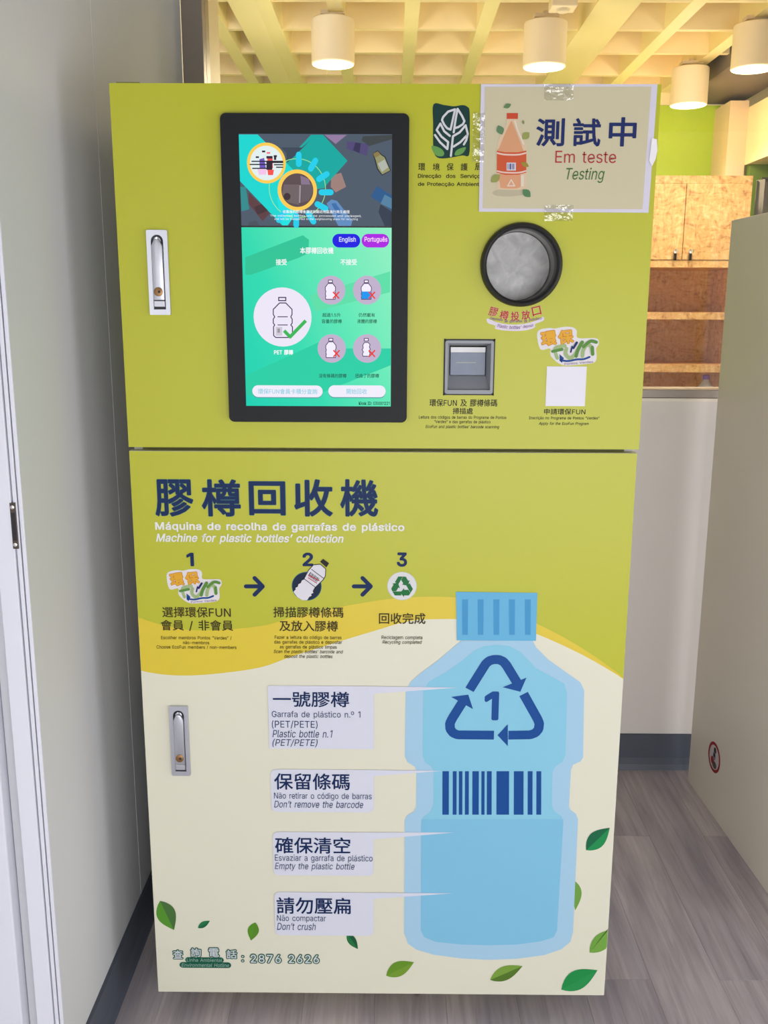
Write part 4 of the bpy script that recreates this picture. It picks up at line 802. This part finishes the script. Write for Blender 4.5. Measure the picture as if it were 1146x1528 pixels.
# ------------------------------------------------------------------ printing on the upper door
BLK = ink(44, 42, 18); NAVY = ink(16, 44, 92)
p = Print()
def C4(x, y): return (600+x/9.55, 140+y/9.55)
DG = ink(22, 62, 58)
p.poly(smooth([C4(*q) for q in [(447, 150), (600, 160), (740, 178), (860, 160), (930, 185), (962, 250), (965, 560), (955, 868), (860, 878), (720, 905), (580, 922), (500, 905), (455, 840), (442, 700), (442, 420)]], True, 4), DG, 1)
WTP = ink(226, 228, 232); LG = ink(110, 168, 84)
p.poly(smooth([C4(*q) for q in [(420, 745), (500, 755), (570, 795), (600, 850), (575, 888), (500, 885), (450, 840)]], True), LG, 2)
p.poly(smooth([C4(*q) for q in [(750, 850), (790, 795), (905, 760), (880, 830), (820, 872), (760, 880)]], True), LG, 2)
for s_, cl in (([(755, 222), (655, 255), (585, 330), (568, 375), (600, 440), (640, 490), (690, 512)], True), ([(735, 550), (760, 380), (790, 215), (850, 310), (888, 390), (865, 435), (800, 475), (752, 490)], False),
               ([(680, 600), (600, 535), (545, 425), (492, 515), (560, 610), (655, 688), (645, 788), (540, 690), (468, 588)], False), ([(695, 885), (725, 605), (820, 550), (905, 450), (935, 570), (915, 660), (880, 722)], False), ([(735, 752), (830, 690), (915, 600)], False)):
    p.stroke([C4(*q) for q in s_], 3.1, WTP, 3, closed=cl)
p.build('printed_emblem', ud, label='dark green emblem of a white line-drawn leaf')
p = Print()
for ch, cx in zip('環境保護局', (629.3, 651, 671.7, 692.7, 713.6)): p.text(ch, cx-5.2, 243.6, cx+5.2, 254.6, BLK, 2, bold=.012)
p.text('Direcção  dos  Serviços', 623.6, 259.5, 721, 267.2, BLK, 2, bold=.022); p.text('de Protecção Ambiental', 623.6, 271.8, 722, 279, BLK, 2, bold=.022)
p.build('department_lettering', ud); p = Print()
p.text('環保FUN 及 膠樽條碼', 640.8, 595.6, 742, 606.6, BLK, 2, bold=.012); p.text('掃描處', 675.4, 608.6, 705.6, 618, BLK, 2, bold=.012)
p.text('Leitura dos códigos de barras do Programa de Pontos', 625, 620.2, 755.5, 626.2, BLK, 2, bold=.012); p.text('“Verdes” e das garrafas de plástico', 647.8, 627, 732, 632.8, BLK, 2, bold=.012)
p.text('EcoFun and plastic bottles’ barcode scanning', 635, 634.3, 745, 640.3, BLK, 2, bold=.012, italic=True)
p.build('scanner_lettering', ud); p = Print()
p.text('申請環保FUN', 811.8, 609.8, 873.6, 618.8, BLK, 2, bold=.012); p.text('Inscrição no Programa de Pontos “Verdes”', 789.3, 621.4, 894.3, 627, BLK, 2, bold=.012)
p.text('Apply for the EcoFun Program', 804, 629.6, 878.6, 635.4, BLK, 2, bold=.012, italic=True)
p.build('program_lettering', ud)
box('blank_card', F(815, 576)[0], F(874, 576)[0], -.0008, 0, F(844, 605.9)[1], F(846, 546.8)[1], mat((224, 222, 230), .45), ud, label='plain white square sticker')
# red arc lettering and its white sticker
p = Print(); RED = ink(196, 36, 32)
p.poly(smooth([(727, 475), (739, 480), (755, 483.5), (772, 484.2), (790, 481.5), (803, 477), (810, 472.5), (811.5, 478), (799, 483.5), (798, 488.5), (787, 492.5), (770, 494), (752, 493), (739, 490.5), (738.5, 486), (728, 482)], True, 4), ink(240, 230, 240), 1)
for ch, cx, cy, ro in zip('膠樽投放口', (736.3, 752.3, 768.6, 784.6, 800.5), (465.3, 470.2, 471.8, 469.8, 464.2), (-14, -6, 0, 6, 14)): p.text(ch, cx-6.6, cy-6.8, cx+6.6, cy+6.8, RED, 3, bold=.012, rot=ro, outline=ink(242, 226, 190), ow=.02)
PUR = ink(136, 84, 160)
for s_, x0_, x1_, ym_, dp in (('Depósito de garrafas de plástico', 731, 808.5, 479.5, 5.5), ('Plastic bottles’ deposit', 742, 796, 488.4, 3)):
    ws = s_.split(' '); L_ = len(s_); k_ = 0
    for w_ in ws:
        a = x0_+(x1_-x0_)*k_/L_; b_ = x0_+(x1_-x0_)*(k_+len(w_))/L_; k_ += len(w_)+1
        u = ((a+b_)/2-(x0_+x1_)/2)/((x1_-x0_)/2); p.text(w_, a, ym_-2.6-dp*u*u, b_, ym_+2.6-dp*u*u, PUR, 3, bold=.008, rot=u*11, italic=True)
p.build('port_sticker', ud, label='curved red lettering over a white sticker below the opening')

def program_logo(par, cv, up=0):
    p = Print(-up*Print.STEP)
    p.poly(smooth([cv(*q) for q in [(505, 292), (535, 256), (600, 246), (640, 250), (700, 238), (768, 240), (800, 265), (805, 318), (880, 322), (945, 322), (965, 345), (962, 372), (945, 400), (948, 470), (925, 505), (830, 518), (720, 525), (665, 508), (620, 470), (603, 440), (600, 398), (530, 405)]], True, 4), ink(242, 238, 238), 1)
    YO_ = ink(246, 184, 52); OR = ink(212, 132, 40)
    for ch, b_, ro in (('環', (527, 262, 655, 385), 8), ('保', (655, 252, 782, 372), 8)):
        p.text(ch, *cv(b_[0]+8, b_[1]+8), *cv(b_[2]-8, b_[3]-8), YO_, 4, bold=.035, rot=ro, outline=OR, ow=.035)
    G1 = ink(96, 150, 62); G2 = ink(172, 196, 136); BL = ink(20, 74, 150)
    k_ = (cv(100, 0)[0]-cv(0, 0)[0])/100
    p.stroke(smooth([cv(*q) for q in [(680, 485), (735, 492), (800, 480), (850, 478), (895, 462)]]), 15*k_, BL, 2); p.poly([cv(672, 440), cv(705, 470), cv(690, 505), cv(672, 490)], BL, 2)
    p.stroke(smooth([cv(*q) for q in [(712, 378), (645, 392), (640, 425), (655, 470)]]), 26*k_, G2, 4); p.stroke([cv(620, 420), cv(690, 405)], 22*k_, G1, 4.5)
    p.stroke(smooth([cv(*q) for q in [(722, 400), (718, 440), (750, 470), (790, 440), (812, 400), (835, 360)]]), 28*k_, G2, 5); p.stroke(smooth([cv(*q) for q in [(795, 455), (808, 410), (840, 352)]]), 26*k_, G1, 5.5)
    p.stroke(smooth([cv(*q) for q in [(842, 455), (848, 410), (875, 372), (905, 385), (918, 440)]]), 28*k_, G2, 6); p.stroke(smooth([cv(*q) for q in [(850, 385), (900, 345), (945, 352)]]), 24*k_, G1, 6.5); p.stroke([cv(915, 390), cv(918, 440)], 24*k_, G1, 6.5)
    p.stroke([cv(775, 395), cv(800, 355)], 17*k_, ink(26, 44, 110), 7); p.stroke([cv(755, 425), cv(765, 385)], 12*k_, ink(26, 44, 110), 7)
    p.text('Pontos Verdes', *cv(708, 497), *cv(922, 514), ink(150, 120, 170), 4, bold=.01, rot=5)
    return p.build('program_logo', par, label='sticker with yellow characters over green letters')
program_logo(ud, lambda x, y: (700+x/4.983, 440+y/4.983))

# ------------------------------------------------------------------ printing on the lower door
zl = lambda: None
p = Print(); GRN = mat((182, 184, 30), .38, noise=.012, nscale=2)
mid = [(200, 919), (240, 932), (285, 940), (330, 939.6), (364, 937), (400, 932), (437, 921), (512, 904.8), (578, 894), (626, 890.7), (660, 890.4), (700, 894), (745, 907), (801.8, 931), (846, 953.6), (890, 981)]
low = [(200, 999), (240, 1006), (280, 1008), (330, 1004.5), (390, 995.5), (437, 979), (508, 956.7), (555, 942.5), (610, 927), (660, 923.7), (705, 925.5), (760, 934), (801.8, 946.4), (870, 977.6)]
def to_edge(pts, extra):   # clip to the door's face
    Q = [F(*q) for q in smooth(pts+extra, False, 4)]
    return [(min(max(x, X0+.0006), X1-.0016), z) for x, z in Q]
g = to_edge(mid, [(932, 1012)]); y_ = to_edge(low, [(932, 1013.5)])
p.flat([(X0+.0006, ZS-.0042), (X1-.0016, ZS-.0042)]+g[::-1], GRN, 2); p.flat([(X0+.0006, g[0][1]+.03), (X0+.0006, y_[0][1])]+y_+g[::-1], mat((218, 194, 44), .38, noise=.012, nscale=2), 1)
p.build('printed_wave', ld, label='lime green field with a yellow wave along its lower edge')
p = Print(); TEAL = ink(36, 104, 120)
for ch, x0_, x1_ in (('膠', 230.6, 289), ('樽', 300.4, 359.6), ('回', 371, 426.6), ('收', 438.4, 497), ('機', 507.2, 565)):
    yy = (717.5, 769.5) if ch == '回' else (714.6, 771.2)
    p.text(ch, x0_+1, yy[0]+1, x1_-1, yy[1]-1, NAVY, 6, bold=.015, outline=TEAL, ow=.012)
WP = ink(250, 250, 246)
p.text('Máquina de recolha de garrafas de plástico', 231.8, 779.4, 603.5, 794.4, WP, 5, bold=.035, spacing=1.05); p.text('Machine for plastic bottles’ collection', 233, 796.3, 512.8, 812, WP, 5, bold=.028, italic=True)
p.build('printed_heading', ld)
BR = ink(70, 60, 24)
STEPS = ((('1', (278.4, 824.6, 289.5, 844.8)), [('選擇環保FUN', (242.2, 905.5, 344.5, 921.2)), ('會員 / 非會員', (240, 925, 348, 941.2))],
          [('Escolher membros Pontos “Verdes” /', (240.4, 948.8, 345.7, 954.6), 0), ('não-membros', (273.3, 956.2, 312.3, 961.2), 0), ('Choose EcoFun members / non-members', (233.7, 962.8, 353, 968.6), 0)]),
         (('2', (451.4, 824.4, 467.6, 844.8)), [('掃描膠樽條碼', (407.7, 905.5, 512.5, 921.4)), ('及放入膠樽', (417, 926, 504.3, 942))],
          [('Fazer a leitura do código de barras', (410, 948.2, 509.7, 954.8), 0), ('das garrafas de plástico e depositar', (409.3, 955.2, 510.6, 961.8), 0), ('as garrafas de plástico limpas', (417.6, 962.4, 502.6, 969), 0), ('Scan the plastic bottles’ barcode and', (408.4, 969.5, 512, 975.9), 1), ('deposit the plastic bottles', (424, 976.6, 496.5, 983), 1)]),
         (('3', (592, 824.2, 607.6, 845.6)), [('回收完成', (565.5, 914.3, 635, 931))], [('Reciclagem completa', (569.5, 948.2, 630.3, 955), 0), ('Recycling completed', (570.7, 955.4, 629.6, 961.8), 1)]))
for num, big, small in STEPS:
    p = Print(); p.text(num[0], *num[1], NAVY, 5, bold=.04); p.build('step_number', ld)
    p = Print()
    for s_, b_ in big: p.text(s_, *b_, BR, 5, bold=.012)
    for s_, b_, it in small: p.text(s_, *b_, BR, 5, bold=.008, italic=bool(it))
    p.build('step_lettering', ld)
for x in (0, 161):
    p = Print(); p.stroke([(367+x, 874.8), (391+x, 874.8)], 6.2, NAVY, 4); p.stroke([(380+x, 862.4), (392.2+x, 874.8), (380+x, 887.2)], 6.2, NAVY, 4.5); p.build('printed_arrow', ld)
program_logo(ld, lambda x, y: (230+(125+(x-505)*1.206)/6.741, 820+(200+(y-240)*1.2)/6.741), 3)
p = Print()
def C7(x, y): return (390+x/4.244, 820+y/4.244)
p.disc(C7(287, 232), 22.4, ink(52, 120, 130), 3); p.disc(C7(287, 232), 21.4, ink(22, 40, 66), 4)
bp_ = [(374, 92), (408, 122), (406, 166), (392, 190), (340, 240), (328, 262), (332, 272), (316, 280), (318, 292), (304, 298), (290, 320), (262, 320), (230, 302), (204, 268), (216, 252), (214, 240), (230, 232), (232, 218), (250, 208), (254, 194), (270, 186), (298, 132), (330, 96)]
p.poly([C7(*q) for q in bp_], ink(238, 236, 242), 6); p.stroke([C7(*q) for q in bp_[14:]+bp_[:7]], 1.1, ink(40, 40, 40), 7)
p.poly([C7(372, 76), C7(392, 58), C7(430, 86), C7(412, 112)], ink(38, 38, 36), 7)
p.stroke([C7(318, 124), C7(396, 182)], 1, ink(40, 40, 40), 7.5); p.stroke([C7(272, 184), C7(340, 236)], 1, ink(40, 40, 40), 7.5)
for q_ in range(8):
    f_ = q_/7; p.stroke([C7(314+52*f_, 142+38*f_), C7(298+52*f_, 166+38*f_)], .8 if q_ % 2 else 1.3, ink(60, 56, 66), 8, cap=False)
p.stroke([C7(298, 160), C7(368, 196)], 1.6, ink(196, 60, 66), 9, cap=False); p.stroke([C7(296, 176), C7(352, 212)], 1.2, ink(196, 60, 66), 9, cap=False)
p.build('bottle_pictogram', ld, label='white bottle on a dark blue disc')
p = Print(); p.disc((599.8, 874.4), 22.2, ink(214, 214, 190), 3); p.disc((599.8, 874.2), 21.4, ink(236, 236, 236), 4); GR = ink(34, 122, 62)
def R3(pts, k):
    out = []
    for x, y in pts:
        a = math.radians(120*k); out.append((599.8+x*math.cos(a)-y*math.sin(a), 875.6+x*math.sin(a)+y*math.cos(a)))
    return out
for k in range(3):
    p.poly(R3([(-10.5, -7.2), (-5.6, -15.6), (1.2, -15.6), (-5.2, -4.2)], k), GR, 6); p.poly(R3([(1.6, -15.6), (5.8, -15.2), (9.4, -9), (11.6, -10.2), (8.6, -2), (-.2, -3.6), (2, -5.0), (-1.2, -10.6)], k), GR, 6.2)
p.build('recycling_pictogram', ld, label='green three-arrow sign on a white disc')

# the big blue bottle
p = Print()
LB1 = ink(178, 220, 244); LB2 = ink(148, 216, 240); LB3 = ink(138, 206, 238)
outer = [(688, 956), (676, 966), (655, 984), (628, 1004), (612, 1018), (605.5, 1032), (604, 1128.5), (608, 1137), (619, 1144), (621.5, 1150), (621, 1204), (617, 1211), (607, 1217), (604, 1224), (603, 1392), (609, 1408), (622, 1417), (648, 1424.5), (690, 1430), (729, 1432), (770, 1430.5), (812, 1425), (838, 1416), (851, 1405), (855, 1390), (862.5, 1222), (859, 1214), (851, 1208), (849, 1203), (851.8, 1149), (855, 1141), (866, 1136), (870, 1130), (871.6, 1030), (866, 1018), (846, 1004), (818, 984), (800, 966), (795, 956)]
inner = [(740, 962), (722, 964), (707, 971), (690, 985), (665, 1003), (640, 1017), (631.5, 1030), (630.5, 1126), (634, 1137), (644, 1144), (647, 1152), (646.8, 1200), (642, 1211), (631, 1219), (628.5, 1226), (628, 1388), (633, 1398), (650, 1405), (690, 1409), (729, 1410), (770, 1409), (808, 1404), (826, 1398), (831, 1388), (840.5, 1228), (838, 1218), (828, 1211), (823.4, 1202), (824.4, 1152), (828, 1144), (840, 1136), (843.7, 1126), (846.2, 1034), (842, 1020), (822, 1009), (800, 997), (776, 972), (760, 964)]
p.poly(outer, LB1, 3); p.poly(inner, LB2, 4)
p.poly([(628.7, 1222), (628, 1388), (633, 1398), (650, 1405), (690, 1409), (729, 1410), (770, 1409), (808, 1404), (826, 1398), (831, 1388), (840.4, 1222)], LB3, 5)
p.poly([(680.4, 882.8), (801.8, 884.4), (799.6, 956), (681.6, 955.2)], ink(112, 194, 234), 6)
for x in (693.8, 717, 740.6, 763.8, 787.4): p.poly([(x-4.5, 894), (x+4.5, 894), (x+4.1, 947), (x-4.1, 947)], ink(78, 164, 216), 7)
p.build('printed_bottle', ld, label='large pale blue bottle drawing')
p = Print(); DB = ink(22, 82, 158)
def C6(x, y): return (390+x/2.0836, 860+y/2.0836)
p.stroke([C6(*q) for q in [(647, 352), (697, 272), (708, 262), (722, 258), (738, 258), (752, 264), (762, 276), (795, 330)]], 14.2, DB, 6, cap=False); p.poly([C6(824, 314), C6(750, 344), C6(805, 358)], DB, 6.5)
p.stroke([C6(*q) for q in [(815, 365), (858, 442), (864, 456), (862, 474), (852, 486), (836, 492), (768, 493)]], 14.2, DB, 6, cap=False); p.poly([C6(766, 459), C6(766, 527), C6(734, 493)], DB, 6.5)
p.stroke([C6(*q) for q in [(723, 493), (610, 492), (596, 486), (587, 474), (586, 456), (594, 440), (628, 386)]], 14.2, DB, 6, cap=False); p.poly([C6(590, 374), C6(658, 412), C6(643, 367)], DB, 6.5)
p.text('1', 722.8, 1031.4, 744.2, 1074.4, DB, 6, bold=.04)
p.build('recycling_symbol', ld, label='blue triangle of three arrows around the number 1')
p = Print()
for a, b_ in ((563, 583), (595, 607), (614, 625), (633, 645), (656, 676), (684, 694), (701, 716), (731, 770), (785, 815), (828, 843), (855, 870)):
    p.poly([C6(a, 605), C6(b_, 605), C6(b_-.3, 740), C6(a-.3, 740)], DB, 6)
p.build('printed_barcode', ld)
LAV = ink(232, 234, 246)
def callout(x0_, y0_, x1_, y1_, r_, tip, ybk, lines):
    p = Print(); p.pill(x0_, y0_, x1_, y1_, LAV, 6, r=r_)
    p.poly([(x1_-12, y0_+.4), tip, (x1_-.5, ybk), (x1_-12, ybk)], ink(230, 234, 247), 7)
    for s_, b_, bo, it in lines: p.text(s_, *b_, NAVY if bo else ink(36, 62, 104), 9, bold=.012 if bo else .002, italic=it)
    p.build('callout_box', ld)
callout(400.8, 1023.2, 558, 1117, 1, (684, 1025.6), 1034.6, [('一號膠樽', (407.3, 1031.4, 521, 1054.6), 1, False), ('Garrafa de plástico n.º 1', (405.8, 1060.4, 537.8, 1072.4), 0, False), ('(PET/PETE)', (405.8, 1074.6, 474, 1087), 0, False), ('Plastic bottle n.1', (406.8, 1088.6, 496.5, 1100), 0, True), ('(PET/PETE)', (406.8, 1102, 474, 1114.2), 0, True)])
callout(404.6, 1148, 558, 1211.4, 8, (662, 1149.6), 1157.6, [('保留條碼', (409.2, 1153.4, 522, 1178), 1, False), ('Não retirar o código de barras', (409.2, 1182.2, 554.6, 1194), 0, False), ('Don’t remove the barcode', (409.2, 1194.6, 542, 1204.8), 0, True)])
callout(407.8, 1241.2, 557.6, 1306, 8, (678.6, 1241.6), 1252, [('確保清空', (410.4, 1248.6, 522.8, 1273), 1, False), ('Esvaziar a garrafa de plástico', (410.4, 1274.6, 556, 1286.8), 0, False), ('Empty the plastic bottle', (410.4, 1286.8, 529, 1299), 0, True)])
callout(410, 1331, 557.6, 1395.4, 8, (675.5, 1332.4), 1340.6, [('請勿壓扁', (412.9, 1338.4, 523.4, 1363), 1, False), ('Não compactar', (413.5, 1364.8, 486.4, 1376), 0, False), ('Don’t crush', (413.5, 1376.6, 471.3, 1387), 0, True)])
def leaf(t1, t2, bl, br, c1, c2, lim=None, layer=3):
    """tips t1, t2; bulges to either side of the midrib"""
    a, b_ = Vector(t1), Vector(t2); dv_ = b_-a; nn = Vector((-dv_.y, dv_.x)).normalized()
    def side(bu):
        return [tuple(a+dv_*t_+nn*bu*math.sin(math.pi*t_**.85)) for t_ in (i/12 for i in range(13))]
    p = Print()
    for bu, c_ in ((bl, c1), (-br, c2)):
        P = [F(*q) for q in side(bu)]
        if lim: P = [(min(x, lim), z) for x, z in P]
        p.flat(P+([] if bu else []), ink(*c_), layer)
        layer += .3
    p.build('printed_leaf', ld)
def L8(x, y): return (220+x/3.82, 1320+y/3.82)
leaf(L8(72, 92), L8(152, 258), 14.5, 14, (92, 158, 50), (78, 122, 62))
leaf(L8(288, 246), L8(357, 205), 4.2, 4.6, (30, 112, 70), (40, 128, 76)); leaf(L8(615, 215), L8(590, 318), 8.6, 8.2, (96, 156, 42), (92, 148, 44))
def L7(x, y): return (220+x/1.5917, 1210+y/1.5917)
leaf(L7(474, 290), L7(500, 328), 6.5, 6, (38, 124, 66), (24, 96, 58), layer=2)
leaf(L7(567, 391), L7(633, 359), 10, 12, (124, 166, 52), (110, 158, 44)); leaf(L7(814, 401), L7(891, 368), 10, 11, (94, 130, 46), (132, 172, 66))
leaf(L7(983, 424), L7(1069, 378), 13, 16, (44, 158, 82), (36, 152, 76)); leaf(L7(1050, 336), L7(1112, 280), 12, 12, (124, 178, 74), (118, 174, 70), lim=X1-.002)
leaf(L7(1006, 160), L7(1016, 236), 2, 13, (132, 178, 84), (120, 172, 76), layer=2); leaf(L7(1042, 93), L7(1098, 40), 12, 13, (34, 152, 84), (28, 112, 74))
p = Print(); HG = ink(28, 98, 74); HW = ink(218, 226, 228)
for ch, b_ in (('查', (258.4, 1417.4, 272.9, 1430.2)), ('詢', (285, 1414.4, 299.8, 1427.4)), ('電', (311.8, 1414.4, 326.8, 1427.8)), ('話', (338, 1417, 353.4, 1430))): p.text(ch, *b_, HW, 5, bold=.016, outline=HG, ow=.085)
p.text('2876 2626', 374, 1424.4, 476, 1436.6, HW, 5, bold=.016, outline=HG, ow=.085, spacing=1.12)
for yy in (1427, 1433.4): p.disc((362.3, yy), 2.7, HG, 4, 16); p.disc((362.3, yy), 1.3, HW, 5, 16)
p.pill(276.5, 1428.2, 334, 1436, HG, 3); p.pill(268, 1435.4, 345, 1444, HG, 3.3)
p.text('Linha Ambiental', 279, 1429.6, 331.6, 1434.6, ink(160, 200, 180), 5); p.text('Environmental Hotline', 271, 1437, 342, 1442.4, ink(160, 200, 180), 5, italic=True)
p.build('hotline_lettering', ld)

# ================================================================== THE TAPED PAPER SIGN
YS = -.0016
sg = thing('paper_sign', 'cream paper sign with blue, red and green lettering taped at the machine’s top right corner', 'sign', (.35, YS, 1.75))
sh = [F(717.6, 125.6, YS), F(981.3, 125.6, YS), F(967.8, 317.4, YS), F(714.6, 315.8, YS)]
m = Mesh(); m.prism(sh, [], YS, YS+.0006, mat((210, 206, 220), .5)); sheet = m.build('sheet', sg)
p = Print(YS)
p.poly([(723.5, 129.5), (972, 129), (958.6, 312.2), (720.2, 311)], mat((200, 192, 158), .5), 1)
BLU = ink(28, 46, 104)
for ch, b_ in (('測', (800, 176.5, 842.4, 218.6)), ('試', (854.5, 176.5, 896.4, 218.8)), ('中', (908.4, 175, 949.6, 218.8))): p.text(ch, *b_, BLU, 4, bold=.02)
p.text('Em teste', 828.6, 225.2, 919.4, 243.4, ink(190, 62, 66), 4, bold=.004); p.text('Testing', 844.6, 250.4, 902, 273, ink(72, 122, 60), 4, italic=True, bold=.004)
p.build('sign_lettering', sheet)
p = Print(YS)
def C9(x, y): return (710+x/7.64, 125+y/7.64)
p.poly(smooth([C9(*q) for q in [(190, 1245), (240, 1210), (400, 1205), (560, 1215), (560, 1260), (400, 1285), (240, 1278)]], True), ink(200, 190, 160), 2)
p.poly(smooth([C9(*q) for q in [(360, 400), (470, 400), (478, 470), (540, 600), (575, 720), (578, 1020), (570, 1170), (540, 1205), (270, 1205), (245, 1170), (235, 1020), (240, 720), (275, 600), (345, 470)]], True, 4), ink(236, 208, 172), 3)
p.poly(smooth([C9(*q) for q in [(405, 425), (430, 470), (480, 600), (525, 720), (520, 780), (258, 780), (272, 720), (320, 600), (380, 470)]], True, 4), ink(230, 168, 124), 4)
p.poly(smooth([C9(*q) for q in [(275, 1030), (505, 1030), (505, 1180), (300, 1190), (278, 1150)]], True, 4), ink(234, 170, 126), 4)
p.poly([C9(352, 335), C9(480, 335), C9(478, 402), C9(352, 402)], ink(214, 82, 50), 5)
p.poly([C9(240, 765), C9(330, 782), C9(480, 782), C9(576, 762), C9(574, 1015), C9(480, 1038), (C9(340, 1040)), C9(238, 1015)], ink(218, 96, 56), 5)
for yy in (800, 1005): p.stroke(smooth([C9(238, yy-10), C9(330, yy+8), C9(480, yy+10), C9(576, yy-12)]), 2.2, ink(246, 214, 196), 6, cap=False)
p.poly([C9(350, 900), C9(456, 900), C9(456, 990), C9(350, 990)], ink(226, 224, 232), 6)
for x, w_ in ((366, 8), (392, 18), (414, 8), (432, 10)): p.poly([C9(x-w_/2, 912), C9(x+w_/2, 912), C9(x+w_/2, 978), C9(x-w_/2, 978)], ink(70, 84, 140), 7)
p.stroke([C9(402, 1095), C9(442, 1165), C9(362, 1165)], 1.8, ink(244, 222, 198), 6, closed=True)
p.poly([C9(512, 1045), C9(548, 1045), C9(545, 1170), C9(512, 1170)], ink(240, 228, 208), 6); p.stroke(smooth([C9(445, 430), C9(480, 540), C9(545, 690)]), 2.6, ink(240, 228, 204), 6)
p.build('sign_picture', sheet, label='printed orange bottle with a red cap')
def sleaf(t1, t2, bu, c_):
    a, b_ = Vector(C9(*t1)), Vector(C9(*t2)); dv_ = b_-a; nn = Vector((-dv_.y, dv_.x)).normalized(); p = Print(YS)
    P = [tuple(a+dv_*t_+nn*bu*math.sin(math.pi*t_)) for t_ in (i/8 for i in range(9))]+[tuple(a+dv_*t_-nn*bu*math.sin(math.pi*t_)) for t_ in (i/8 for i in range(7, 0, -1))]
    p.poly(P, ink(*c_), 8); p.build('printed_leaf', sheet)
sleaf((315, 275), (402, 235), 3.6, (106, 144, 96)); sleaf((255, 475), (300, 582), 5.6, (104, 142, 100)); sleaf((530, 635), (608, 555), 5.4, (160, 168, 92)); sleaf((535, 415), (545, 465), 1.8, (150, 152, 100)); sleaf((175, 1125), (272, 1035), 5.6, (160, 166, 90)); sleaf((535, 1205), (622, 1292), 5.6, (92, 140, 92)); sleaf((515, 900), (604, 945), 3.6, (166, 150, 60))
TP = mat_tape()
def tape(c4):
    m = Mesh(); N_ = 6; vs = []
    for i in range(N_+1):
        for j in range(N_+1):
            u, v = i/N_, j/N_
            x = (1-u)*((1-v)*c4[0][0]+v*c4[3][0])+u*((1-v)*c4[1][0]+v*c4[2][0]); y = (1-u)*((1-v)*c4[0][1]+v*c4[3][1])+u*((1-v)*c4[1][1]+v*c4[2][1])
            q = F(x, y, -.0045); vs.append((q[0], -.0046-random.random()*.0022, q[1]))
    m.add(vs, [(i*(N_+1)+j, (i+1)*(N_+1)+j, (i+1)*(N_+1)+j+1, i*(N_+1)+j+1) for i in range(N_) for j in range(N_)], TP)
    return m.build('tape_strip', sg, smooth=True, label='wrinkled clear tape')
tape([(812, 125), (856, 125), (855, 150), (812, 150)]); tape([(812, 306), (856, 306), (854, 330), (812, 330)]); tape([(706, 168), (724, 168), (722, 242), (704, 242)])
m = Mesh(); m.prism([F(*q, -.003) for q in ((972.5, 206), (980, 208), (981, 225), (978, 238), (973, 248), (968.5, 240), (971, 222))], [], -.0036, -.0024, mat((236, 234, 236), .5)); m.build('tape_glare_patch', sg, label='white patch standing for glare on the tape')  # tape glare put in as a flat white piece
